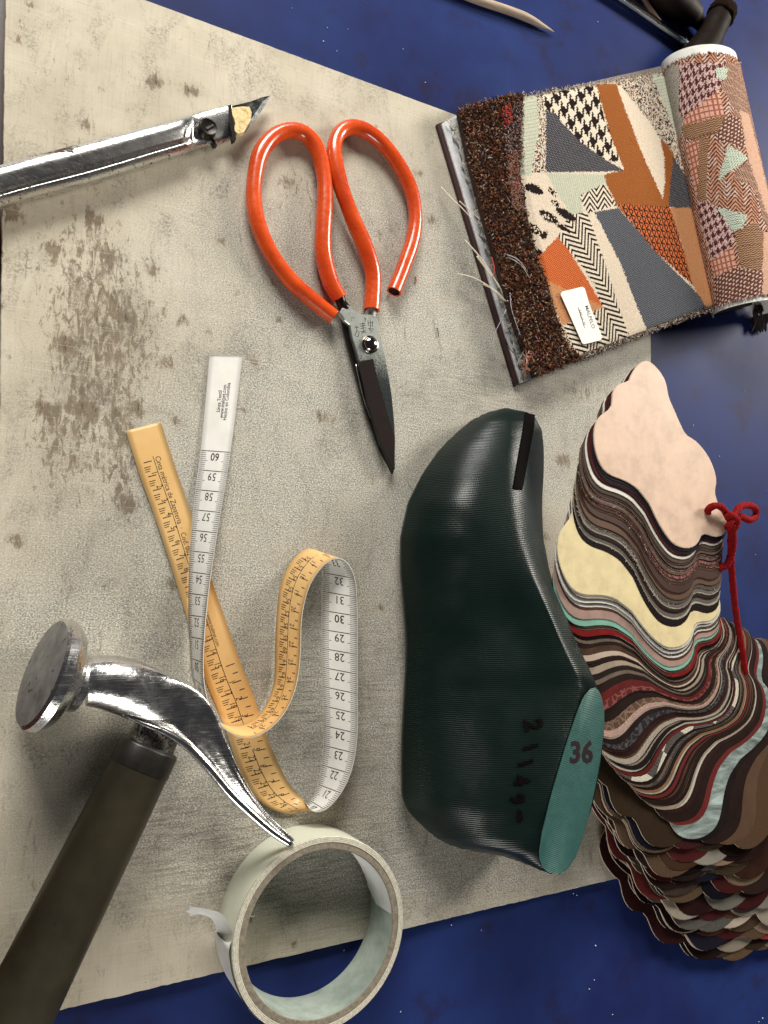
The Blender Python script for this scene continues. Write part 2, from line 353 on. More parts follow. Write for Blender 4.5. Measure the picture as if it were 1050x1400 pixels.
# ------------------------------------------------------------------ shears
def shears():
    b = P(505, 470, BZ); root = thing('shears', 'orange-handled leather shears with dark pointed blades lying on the board', 'shears', b)
    rub, t = newmat('orange_vinyl'); v = t.coord(); n = t.noise(v, .06, 5, .6)
    gr_ = t.ramp(t.noise(v, .22, 7, .75, .8), [(.56, 0), (.72, .55)])
    t.set(color=t.mix(gr_, t.ramp(n, [(.3, (.50, .042, .006)), (.7, (.70, .085, .011))]), (.22, .022, .008)), rough=t.ramp(t.noise(v, .4, 4), [(.3, .2), (.7, .34)]), coat=.4, coatr=.12, normal=t.bump(t.noise(v, .12, 3), .35, .5), sss=.0)
    hole = simple('hole_dark', (.03, .008, .006), .8)
    L = [(464, 408, 8.5), (452, 386, 9), (443.5, 355, 9.5), (441.5, 328, 10), (444, 280, 10), (443, 243, 9.5), (434, 205, 9), (418, 184, 9), (398, 178, 9), (375, 186, 9), (357, 208, 9), (349, 238, 9), (347, 274, 9), (354, 310, 9), (371, 347, 9), (397, 383, 9), (427, 410, 9.5), (456, 433, 10)]
    Rr = [(508, 424, 9), (510, 392, 9), (508.5, 368, 9.5), (498, 335, 10), (482, 298, 10.5), (467.5, 259, 10.5), (458.5, 223, 10), (457.5, 198, 9.5), (466, 180, 9), (484, 174, 9), (507, 183, 9), (530, 204, 9), (550, 234, 9), (563, 264, 9), (568, 297, 9), (564, 329, 9), (552, 365, 9), (538.5, 399, 9)]
    for k, pts in enumerate((L, Rr)):
        q = cr([P(x, y, z) for x, y, z in pts], 90)
        s = np.linspace(0, 1, 90)
        r = 4.35+.12*np.sin(s*37+k)+.35*np.exp(-((s-.12)/.06)**2)
        r = r*np.where(s > .4, .96, 1)
        V, Fc = tube(q, r, 22, cap=False)
        # rolled rims and the hollow ends of the sleeve
        mb = MB(); mb.add(V, Fc)
        for e in (0, 89):
            ring = V[e*22:(e+1)*22]; c = ring.mean(0); d = (q[1]-q[0] if e == 0 else q[88]-q[89]); d /= np.linalg.norm(d)
            i1 = c+(ring-c)*.9-d*.25; i2 = c+(ring-c)*.78+d*.1; i3 = i2+d*5
            W = np.vstack([ring, i1, i2, i3]); fr = [(i*22+j, i*22+(j+1) % 22, (i+1)*22+(j+1) % 22, (i+1)*22+j) for i in range(3) for j in range(22)]
            mb.add(W, fr[:44], 0); mb.add(W, fr[44:]+[tuple(66+j for j in range(22))], 1)
        part(root, 'handle_grip', mb.v, mb.f, [rub, hole], smooth=True, fmat=mb.m)
    # metal wire seen at the collars
    black = simple('blackened_steel', (.02, .014, .012), .3, .6, .3, .3)
    plate_m = metal('mottled_steel', (.66, .70, .66), .2, .34, .22, .05)
    m2, t = newmat('etched_steel'); v = t.coord(); px = t.n('ShaderNodeTexCoord')
    n = t.noise(v, 1.5, 5, .7); g = t.n('ShaderNodeSeparateXYZ'); t.l(v, g.inputs[0])
    k = t.math('ADD', n, t.math('MULTIPLY', g.outputs[1], -.014))
    dk = t.ramp(k, [(.55, 0), (.78, 1)]); edge = t.ramp(t.noise(v, .5, 4), [(.64, 0), (.7, .7)])
    t.set(color=t.mix(t.math('MAXIMUM', dk, edge), (.64, .68, .63), (.05, .06, .06)), metal=.9, rough=t.ramp(n, [(.3, .25), (.7, .45)]), normal=t.bump(n, .4, .1))
    zc = lambda x, y: (430+x/5, 380+y/5)
    V, Fc = tube(cr([P(463, 402, 8.5), P(467, 415, 8), P(474, 426, 7.5)], 10), [3.2, 3.1, 3.0, 2.9, 2.8, 3, 3.2, 3.3, 3, 2.5], 14); part(root, 'shank', V, Fc, black, smooth=True)
    V, Fc = tube(cr([P(508, 420, 8.5), P(507, 428, 7.6), P(505, 436, 7)], 8), 3.1, 14); part(root, 'shank', V, Fc, m2, smooth=True)
    low = [zc(*p) for p in [(190, 235), (250, 300), (330, 560), (420, 600), (520, 1000), (550, 1280), (543, 1318), (534, 1340), (500, 1270), (448, 1180), (350, 912), (270, 612), (233, 480), (200, 350), (186, 280)]]
    V, Fc = plate(low, BZ+2.0, BZ+3.6); part(root, 'lower_blade', V, Fc, black, 'dark lower blade')
    up = [zc(*p) for p in [(172, 235), (190, 205), (232, 180), (270, 215), (312, 245), (360, 248), (405, 250), (430, 275), (445, 330), (465, 430), (490, 560), (530, 800), (549, 1000), (553, 1100), (550, 1308), (540, 1316), (450, 1130), (360, 850), (302, 575), (285, 500), (255, 400), (240, 320), (205, 290)]]
    top = np.array([P(x, y, BZ+6.4) for x, y in up]); 
    def bevel(poly, ztop, zbot, inset):
        c = np.roll(poly, 1, 0)-np.roll(poly, -1, 0); nrm = np.stack([c[:, 1], -c[:, 0], 0*c[:, 0]], 1); nrm /= np.linalg.norm(nrm, axis=1)[:, None]+1e-9
        cen = poly.mean(0)
        sgn = 1 if np.sum((poly-cen)*nrm) > 0 else -1
        inn = poly-nrm*sgn*inset; inn[:, 2] = ztop; mid = poly.copy(); mid[:, 2] = ztop-inset; lo = poly.copy(); lo[:, 2] = zbot
        n = len(poly); V = np.vstack([inn, mid, lo]); Fc = [tuple(range(n)), tuple(range(3*n-1, 2*n-1, -1))]
        for r_ in range(2):
            Fc += [(r_*n+i, (r_+1)*n+i, (r_+1)*n+(i+1) % n, r_*n+(i+1) % n) for i in range(n)]
        return V, Fc
    V, Fc = bevel(top, BZ+6.4, BZ+4.0, .45); part(root, 'upper_blade', V, Fc, m2, 'steel upper blade')
    bev = [zc(*p) for p in [(300, 576), (350, 562), (402, 553), (418, 640), (446, 740), (500, 925), (548, 1090), (548, 1306), (543, 1314), (452, 1130), (362, 850)]]
    V, Fc = plate(bev, BZ+6.35, BZ+6.75); part(root, 'blade_grind', V, Fc, simple('dark_grind', (.009, .004, .0035), .36, .0, .2, .4, spec=.3), 'dark ground facet')
    edge = cr([P(*zc(282, 588), BZ+4.4), P(*zc(305, 690), BZ+4.4), P(*zc(345, 850), BZ+4.4), P(*zc(400, 1000), BZ+4.3), P(*zc(445, 1125), BZ+4.2)], 24)
    V, Fc = tube(edge, np.linspace(.45, .2, 24), 6); part(root, 'edge_highlight', V, Fc, STEEL, smooth=True)  # thin steel tube put in for the highlight on the lower blade's edge
    # rivet dome with washer
    c = P(505.8, 471, BZ+6.6)
    def lathe(c, prof, seg=32):
        a = np.linspace(0, 2*np.pi, seg, endpoint=False); V = np.vstack([np.stack([c[0]+r*np.cos(a), c[1]+r*np.sin(a), np.full(seg, c[2]+z)], 1) for r, z in prof])
        return V, [(i*seg+j, i*seg+(j+1) % seg, (i+1)*seg+(j+1) % seg, (i+1)*seg+j) for i in range(len(prof)-1) for j in range(seg)]+[tuple((len(prof)-1)*seg+j for j in range(seg))]
    rv = metal('rivet_steel', (.42, .36, .33), .08, .2, .3, .2)
    V, Fc = lathe(c, [(4.9, -.3), (4.9, .4), (4.6, .6)]); part(root, 'washer', V, Fc, rv, smooth=True)
    V, Fc = lathe(c+np.array([0.2, 0, .6]), [(4.0, 0)]+[(4.0*math.cos(a), 2.3*math.sin(a)) for a in np.linspace(.1, 1.5, 9)]); part(root, 'rivet', V, Fc, rv, smooth=True)
    # engraved characters above the rivet
    mb = MB()
    S = [[(275, 340), (300, 335)], [(285, 325), (290, 360), (275, 395)], [(290, 360), (305, 370), (300, 400), (285, 400)], [(310, 315), (345, 310)], [(312, 330), (350, 322)], [(315, 345), (350, 340)], [(330, 305), (335, 370)], [(315, 365), (350, 372)],
         [(322, 380), (348, 355)], [(365, 290), (368, 325), (385, 322)], [(380, 285), (385, 340)], [(365, 310), (400, 300)], [(370, 345), (405, 350), (392, 368), (370, 345)], [(395, 295), (398, 335)], [(340, 270), (348, 285)], [(352, 275), (345, 300)], [(371, 273), (375, 279)], [(250, 285), (256, 292)], [(262, 270), (270, 276)]]
    for s in S:
        q = np.array([P(*zc(*p), BZ+6.42) for p in s])
        V, Fc = tube(q if len(q) > 2 else cr(q, 3), .2, 5, flat=.3); mb.add(V, Fc)
    part(root, 'engraving', mb.v, mb.f, simple('engraved_black', (.03, .03, .028), .6))
shears()

# ------------------------------------------------------------------ ribbon measuring tape
def ribbon():
    T = [  # edge A (x,y), edge B (x,y), zA, zB
        ((172, 589), (220, 577), .6, .6), ((191, 650), (239, 637), .6, .6), ((209, 700), (256, 686), .5, .5), ((228, 757), (273, 742), .5, .5), ((246, 814), (291, 798), .5, .5), ((264, 873), (311, 855), .5, .5),
        ((282, 932), (332, 914), .5, .5), ((297, 968), (347, 951), .5, .5), ((311, 1004), (360, 993), .5, .5), ((327, 1052), (379, 1040), .5, .5), ((345, 1085), (394, 1070), 1.0, .5), ((364, 1102), (407, 1086), 2.0, .5),
        ((383, 1111), (415, 1093), 2.0, 2.2), ((396, 1113.5), (419, 1099), 1.2, 7), ((407, 1112), (424, 1107), .7, 11.5), ((417, 1104), (433, 1111), .5, 13), ((426, 1093), (447, 1106), .5, 13.6), ((434, 1076), (464, 1088), .5, 14), ((439, 1052), (477, 1064), .5, 14),
        ((442, 1025), (485, 1036), .5, 14), ((442.5, 985), (489, 996), .5, 14), ((441, 930), (489, 940), .5, 14), ((440, 872), (489, 880), .5, 14), ((441, 812), (488, 820), .5, 14.5), ((442, 782), (485, 790), .5, 15), ((441, 763), (476, 770), .5, 15.5),
        ((432, 752), (462, 762), .5, 16), ((418, 750.5), (448, 768), .5, 16.3), ((405, 760), (436, 780), .5, 16.5), ((392, 778), (425, 797), .5, 16.5), ((383, 802), (417, 820), .5, 16.5), ((378.5, 838), (412, 850), .5, 16.5), ((376.5, 875), (411, 885), .5, 16.5),
        ((376, 905), (409, 912), .7, 16.5), ((375, 932), (405, 937), 1, 16.5), ((368, 955), (397, 960), 1.3, 16.7), ((357, 975), (385, 980), 1.6, 16.9), ((341, 988), (368, 997), 1.8, 17), ((323, 993), (349, 1007), 1.8, 17), ((305, 990), (331, 1008), 1.8, 17),
        ((290, 980), (314, 1001), 1.6, 17), ((278, 964), (300, 988), 1.5, 17), ((269, 946), (288, 968), 1.3, 17), ((264, 930), (281, 945), 1.2, 16.8), ((261, 908), (278, 915), 1.1, 16.3), ((259.5, 876), (279, 880), 1.1, 15.5), ((258, 842), (281.5, 845), 1.1, 13.5), ((258, 791), (287, 795), 1.1, 10.5),
        ((260.5, 738), (295, 742), 1.1, 7.5), ((266, 678), (305, 682), 1.2, 5), ((274, 617), (315, 620), 1.0, 3.2), ((281, 548), (324, 550), .9, 1.6), ((286.5, 485), (332, 486), .8, .9)]
    A = np.array([P(a[0], a[1], BZ+za) for a, b, za, zb in T]); B = np.array([P(b[0], b[1], BZ+zb) for a, b, za, zb in T])
    AB = cr(np.hstack([(A+B)/2, (A-B)/2]), 420); C, Hf = AB[:, :3], AB[:, 3:]
    for _ in range(3): Hf[1:-1] = (Hf[:-2]+Hf[1:-1]*2+Hf[2:])/4; C[1:-1] = (C[:-2]+C[1:-1]*2+C[2:])/4
    L = np.r_[0, np.cumsum(np.linalg.norm(np.diff(C, axis=0), axis=1))]
    Tn = np.gradient(C, axis=0); N = np.cross(Tn, -Hf*2); N /= np.linalg.norm(N, axis=1)[:, None]
    if N[5, 2] < 0: N = -N
    def at(u, v, off=0):                # u mm along, v 0..1 from edge A to edge B
        u = np.asarray(u, float); r = []
        i = [np.interp(u, L, C[:, k]) for k in range(3)]; h = [np.interp(u, L, Hf[:, k]) for k in range(3)]; n = [np.interp(u, L, N[:, k]) for k in range(3)]
        w = 1-2*np.asarray(v, float)
        return np.stack([i[k]+h[k]*w+n[k]*off for k in range(3)], -1)
    root = thing('measuring_tape', 'yellow and white ribbon measuring tape curling in a loop on the board', 'measuring tape', P(300, 800, BZ))
    ym, t = newmat('tape_yellow'); v = t.coord(); n = t.noise(v, .03, 4)
    t.set(color=t.ramp(n, [(.3, (.66, .40, .145)), (.6, (.74, .475, .20)), (.8, (.76, .53, .25))]), rough=.42, normal=t.bump(t.noise(v, .12, 4), .25, .3), spec=.4)
    wm, t = newmat('tape_white'); v = t.coord(); n = t.noise(v, .1, 5)
    t.set(color=t.ramp(n, [(.3, (.68, .67, .62)), (.6, (.76, .745, .70))]), rough=.4, normal=t.bump(t.noise(v, .12, 4), .2, .3), spec=.4)
    us = L; nv_ = 7; vs = np.linspace(0, 1, nv_); n_ = len(us); bow = .35*(1-(2*vs-1)**2)
    top = np.stack([at(us, v_, .16) for v_ in vs], 1); bot = np.stack([at(us, v_, -.16) for v_ in vs], 1)
    V = np.vstack([top.reshape(-1, 3), bot.reshape(-1, 3)]); o = n_*nv_; Fc = []; fm = []
    for i in range(n_-1):
        for j in range(nv_-1):
            a, b, c, d = i*nv_+j, i*nv_+j+1, (i+1)*nv_+j+1, (i+1)*nv_+j
            Fc += [(a, b, c, d), (o+a, o+d, o+c, o+b)]; fm += [0, 1]
        for j in (0, nv_-1):
            a, d = i*nv_+j, (i+1)*nv_+j; Fc.append((a, d, o+d, o+a)); fm.append(1)
    for i in (0, n_-1):
        for j in range(nv_-1): a, b = i*nv_+j, i*nv_+j+1; Fc.append((a, o+a, o+b, b)); fm.append(1)
    part(root, 'ribbon', V, Fc, [ym, wm], smooth=True, fmat=fm)
    ink = simple('print_ink', (.022, .016, .014), .5); W = np.linalg.norm(Hf, axis=1).mean()*2
    def Lof(px, py):                    # arc length of the centre line nearest to a measured spot
        x, y = proj(C); return L[np.argmin((x-px)**2+(y-py)**2)]
    def lof(px, py, lo, hi):
        x, y = proj(C); k = np.where((L >= lo) & (L <= hi))[0]; return L[k[np.argmin((x[k]-px)**2+(y[k]-py)**2)]]
    LT = L[-1]
    def line(mb, u0, v0, u1, v1, w, off):
        """printed line; w in mm"""
        k = max(2, int(abs(u1-u0)/3)+2) if abs(u1-u0) > .01 else 4
        u = np.linspace(u0, u1, k); v = np.linspace(v0, v1, k)
        if abs(u1-u0) > abs(v1-v0)*W: a = at(u, v-w/W/2, off); b = at(u, v+w/W/2, off)
        else: a = at(u-w/2, v, off); b = at(u+w/2, v, off)
        VV = np.vstack([a, b]); mb.add(VV, [(i, i+1, k+i+1, k+i) for i in range(k-1)])
    def txt(mb, s, size, u, v, dirn, off, align='CENTER', stretch=1, bold=0.0):
        g, f = text_geo(s, 1, align, bold)
        x, y = g[:, 0]*size*stretch, g[:, 1]*size
        if dirn == 'down': uu, vv = u+x, v+y/W           # reads along the tape, tops toward B
        elif dirn == 'flip': uu, vv = u-y, v-x/W         # upside down across the tape
        elif dirn == 'up': uu, vv = u+x, v+y/W
        mb.add(at(uu, vv, off), f)
    oy, ow = .2, -.2
    # yellow face: shoe size scale
    mb = MB(); PP = 6.667
    bt = lof(400, 1112, 0, LT*.5); tt = lof(448, 758, LT*.3, LT*.7)
    def ysec(nlo, nhi, u_of, m_of=None, mlo=0, mhi=0):
        for k in range(nlo, nhi+1):
            u = u_of(k)
            line(mb, u, .2, u, .43, .42, oy)
            if k > nlo:
                for q, e in ((.35, .30), (.5, .33), (.65, .36)):
                    line(mb, u-q*PP, .17, u-q*PP, e, .34, oy)
            if k > 0: txt(mb, str(k), 4.0, u-1.1, .40, 'down', oy, stretch=.75)
    u1 = lof(247, 655, 0, LT*.3)-PP*1.1      # the tick of size 1
    u0 = lof(203, 640, 0, LT*.3)
    uA = lof(190+10, 640, 0, LT*.3)
    u20 = lof(340, 1000, 0, bt); s0 = lof(201, 634, 0, bt)
    pitch = (u20-s0)/20.0; PP = pitch
    ysec(0, 27, lambda k: s0+k*pitch)
    for k in range(11, 13): pass
    ua, ub = lof(418, 762, tt-10, LT*.8), lof(325, 1003, tt, LT*.86)
    k53, k66 = lof(405, 775, tt-10, LT*.8), lof(359, 985, tt, LT*.86); p2 = (k66-k53)/13.
    ysec(52, 67, lambda k: k53+(k-53)*p2)
    # thin centre line
    line(mb, s0-2, .5, u20+PP*.3, .5, .28, oy); line(mb, u20+PP*1.2, .5, bt+6, .5, .28, oy); line(mb, k53-12, .5, k66+6, .5, .28, oy)
    # second scale beyond the centre line
    r0 = lof(340, 905, 0, bt); r4 = lof(365, 990, 0, bt)-2; q = 8.46
    r0 = lof(330, 902, 0, bt)
    for k in range(0, 11):
        u = r0+k*q; line(mb, u, .60, u, .84, .42, oy)
        if k: txt(mb, str(k), 4.0, u-.7, .60, 'down', oy, stretch=.75)
        if k < 10: line(mb, u+q/2, .70, u+q/2, .84, .42, oy)
    c20 = lof(398, 835, tt, LT*.8)
    for k in range(16, 28):
        u = c20+(k-20)*q; line(mb, u, .68, u, .88, .42, oy); txt(mb, str(k), 4.0, u-.7, .64, 'down', oy, stretch=.75); line(mb, u+q/2, .76, u+q/2, .88, .42, oy)
    txt(mb, 'Cinta métrica de Zapatería  ·  Cod. 0021', 3.55, s0-1.5, .61, 'down', oy, align='LEFT', stretch=.86)
    txt(mb, '| www.inalmet.com', 2.5, lof(285, 838, 0, bt), .58, 'down', oy, align='LEFT', stretch=.86)
    part(root, 'shoe_size_print', mb.v, mb.f, ink)
    # white face: centimetres
    mb = MB(); l60 = lof(295, 617, LT*.8, LT); l52 = lof(269, 843, LT*.8, LT)
    pc = (l60-lof(275, 755, LT*.8, LT))/5.0
    l30 = lof(465, 840, bt, tt); l22 = lof(465, 1052, bt, tt); pr = (l30-l22)/8.0
    def cm(k, u, p):
        line(mb, u, .02, u, .98, .36, ow)
        for j in range(1, 10):
            w = .27 if j == 5 else .205
            for a, b in ((0.02, w), (1-w, .98)): line(mb, u-j*p/10, a, u-j*p/10, b, .24, ow)
        txt(mb, str(k), 5.6, u-2.7, .5, 'flip', ow, stretch=.85, bold=.012 if k % 10 == 0 else 0)
    for k in range(47, 61): cm(k, l60-(60-k)*pc, pc)
    part(root, 'centimetre_print', mb.v, mb.f, ink); mb = MB()
    for k in range(20, 36): cm(k, l30+(k-30)*pr, pr)
    part(root, 'centimetre_print', mb.v, mb.f, ink); mb = MB()
    uc = lof(307, 549, LT*.8, LT)
    for s_, v_ in (('Línea Textil', .43), ('www.inalmet.com', .55), ('Hecho en Colombia', .67)):
        g, f = text_geo(s_, 1, 'CENTER', .008); mb.add(at(uc+g[:, 0]*2.75*.86, v_-g[:, 1]*2.75/W, ow), f)
    part(root, 'maker_text', mb.v, mb.f, ink)
ribbon()

# ------------------------------------------------------------------ masking tape roll
def roll():
    zb, zt = BZ+.1, BZ+24.0
    pts = [P(*p, zt) for p in [(322.5, 1290), (548.5, 1247), (447, 1150.5), (536, 1180), (335, 1215), (478, 1396)]]
    A_ = np.array([[2*p[0], 2*p[1], 1] for p in pts]); bb = np.array([p[0]**2+p[1]**2 for p in pts]); s = np.linalg.lstsq(A_, bb, rcond=None)[0]
    c = np.array([s[0], s[1], 0]); R_ = math.sqrt(s[2]+s[0]**2+s[1]**2); ri = R_-5.7
    rm = R_-2.7
    root = thing('masking_tape_roll', 'cream masking tape roll with torn loose end at the bottom edge', 'masking tape', (c[0], c[1], zb))
    seg = 128; a = np.linspace(0, 2*np.pi, seg, endpoint=False); cs = np.stack([np.cos(a), np.sin(a), 0*a], 1)
    def ringpart(name, prof, mats, wob=0, **k):
        w = 1+wob*(np.sin(3*a+1)+.6*np.sin(7*a))[:, None]
        V = np.vstack([c+cs*w*r+np.array([0, 0, z]) for r, z in prof]); n = len(prof)
        Fc = [(i*seg+j, ((i+1) % n)*seg+j, ((i+1) % n)*seg+(j+1) % seg, i*seg+(j+1) % seg) for i in range(n) for j in range(seg)]
        part(root, name, V, Fc, mats, smooth=True, **k)
    tm, t = newmat('cream_crepe_tape'); v = t.coord(); n = t.noise(v, .05, 5)
    t.set(color=t.ramp(n, [(.3, (.60, .575, .455)), (.7, (.68, .65, .53))]), rough=.42, normal=t.bump(t.noise(t.coord((1, 1, .25)), 2, 3), .25, .12), sss=.15)
    sm, t = newmat('tape_side'); v = t.coord(); ln = t.n('ShaderNodeVectorMath', operation='LENGTH'); mp = t.coord((1, 1, 0)); t.l(mp, ln.inputs[0]); rg_ = t.math('SINE', t.math('MULTIPLY', ln.outputs['Value'], 9.0)); n = t.math('ADD', t.math('MULTIPLY', t.noise(v, 1.2, 4), .75), t.math('MULTIPLY', rg_, .12))
    t.set(color=t.ramp(n, [(.25, (.36, .33, .25)), (.5, (.62, .59, .49))]), rough=.75, normal=t.bump(rg_, .3, .15))
    cm_, t = newmat('cardboard_core'); v = t.coord(); n = t.noise(v, .5, 6, .7)
    t.set(color=t.ramp(n, [(.3, (.12, .10, .07)), (.6, (.24, .205, .155)), (.8, (.33, .29, .22))]), rough=.9, normal=t.bump(n, .6, .3))
    im, t = newmat('core_inside'); v = t.coord(); n = t.noise(v, .09, 6, .65)
    t.set(color=t.ramp(n, [(.3, (.22, .27, .235)), (.6, (.36, .41, .36)), (.8, (.42, .46, .40))]), rough=.6, normal=t.bump(t.noise(v, .2, 4), .4, .4))
    mb_top = [(R_, zb), (R_, zt-.5), (R_-.35, zt), (rm+.05, zt), (rm+.05, zb)]
    w = 1
    V = np.vstack([c+cs*r*(1+.0025*np.sin(3*a+1)[:, None])+np.array([0, 0, z]) for r, z in mb_top]); Fc = []; fm = []
    for i in range(5):
        for j in range(seg): Fc.append((i*seg+j, ((i+1) % 5)*seg+j, ((i+1) % 5)*seg+(j+1) % seg, i*seg+(j+1) % seg)); fm.append(1 if i in (1, 2) else 0)
    part(root, 'wound_tape', V, Fc, [tm, sm], smooth=True, fmat=fm, auto=30)
    V = np.vstack([c+cs*r+np.array([0, 0, z]) for r, z in [(rm, zb+.3), (rm, zt-.25), (ri+.3, zt-.2), (ri, zt-.6), (ri, zb+.3)]]); Fc = []; fm = []
    for i in range(5):
        for j in range(seg): Fc.append((i*seg+j, ((i+1) % 5)*seg+j, ((i+1) % 5)*seg+(j+1) % seg, i*seg+(j+1) % seg)); fm.append(1 if i == 3 else 0)
    part(root, 'cardboard_core', V, Fc, [cm_, im], smooth=True, fmat=fm, auto=30)
    # peeled white paper on the inside of the core
    def ang(px, py, z): q = P(px, py, z)-c; return math.atan2(q[1], q[0])
    a0, a1 = ang(470, 1165, 20), ang(535, 1235, 15)
    wht, t = newmat('white_paper'); v = t.coord(); t.set(color=t.ramp(t.noise(v, .15, 5), [(.3, (.60, .61, .60)), (.7, (.74, .74, .72))]), rough=.55, normal=t.bump(t.noise(v, .3, 4), .3, .3))
    n = 26; aa = np.linspace(a0, a1, n); lo = np.interp(np.linspace(0, 1, n), [0, .25, .6, .85, 1], [zt-1.5, zb+9, zb+2.5, zb+1.5, zb+8])+rng.normal(size=n)*.25
    off = .35+.5*np.sin(np.linspace(0, 3.1, n)); V = []
    for k in range(n):
        d = np.array([math.cos(aa[k]), math.sin(aa[k]), 0])
        V += [c+d*(ri-.15)+[0, 0, zt-.8], c+d*(ri-off[k])+[0, 0, (zt-.8+lo[k])/2], c+d*(ri-off[k]*1.6)+[0, 0, lo[k]]]
    V = np.array(V); Fc = [(3*i+j, 3*i+j+1, 3*i+4+j, 3*i+3+j) for i in range(n-1) for j in range(2)]
    part(root, 'peeled_lining', V, Fc, wht, smooth=True)
    # loose end of the tape: leaves the roll tangentially and curls outward
    d0 = P(330, 1385, 12)-c; b0 = math.atan2(d0[1], d0[0])
    b1 = ang(300, 1262, 14)
    if b1 > b0: b1 -= 2*math.pi
    arc = [c[:2]+(R_+.15+1.4*s_**1.5)*np.array([math.cos(b), math.sin(b)]) for s_, b in zip(np.linspace(0, 1, 8), np.linspace(b0, b1, 8))]
    # measured course of the free end (upper edge / lower edge)
    Up = [(318, 1280, 26.5), (313, 1262, 26), (302, 1249, 25), (288, 1244, 22), (272, 1241, 19), (258, 1239.5, 17)]
    Lo = [(301, 1300, 5), (297, 1280, 6), (293, 1262, 11), (284, 1253, 14), (270, 1250, 14), (259, 1253, 14)]
    st = []
    for k, p in enumerate(arc[:-1]): st.append((np.r_[p, zt-.1], np.r_[p, zb+.4]))
    for u_, l_ in zip(Up, Lo): st.append((P(*u_), P(*l_)))
    S6 = cr(np.array([np.r_[(a_+b_)/2, (a_-b_)/2] for a_, b_ in st]), 80); V = []
    for q in S6:
        for w_ in np.linspace(1, -1, 5): V.append(q[:3]+q[3:]*w_)
    V = np.array(V).reshape(80, 5, 3); V[-1] += rng.normal(size=(5, 3))*[1.4, .4, .2]
    V = V.reshape(-1, 3); Fc = [(5*i+j, 5*i+j+1, 5*i+6+j, 5*i+5+j) for i in range(79) for j in range(4)]
    part(root, 'loose_end', V, Fc, wht, 'white torn loose end of the tape', smooth=True)
roll()

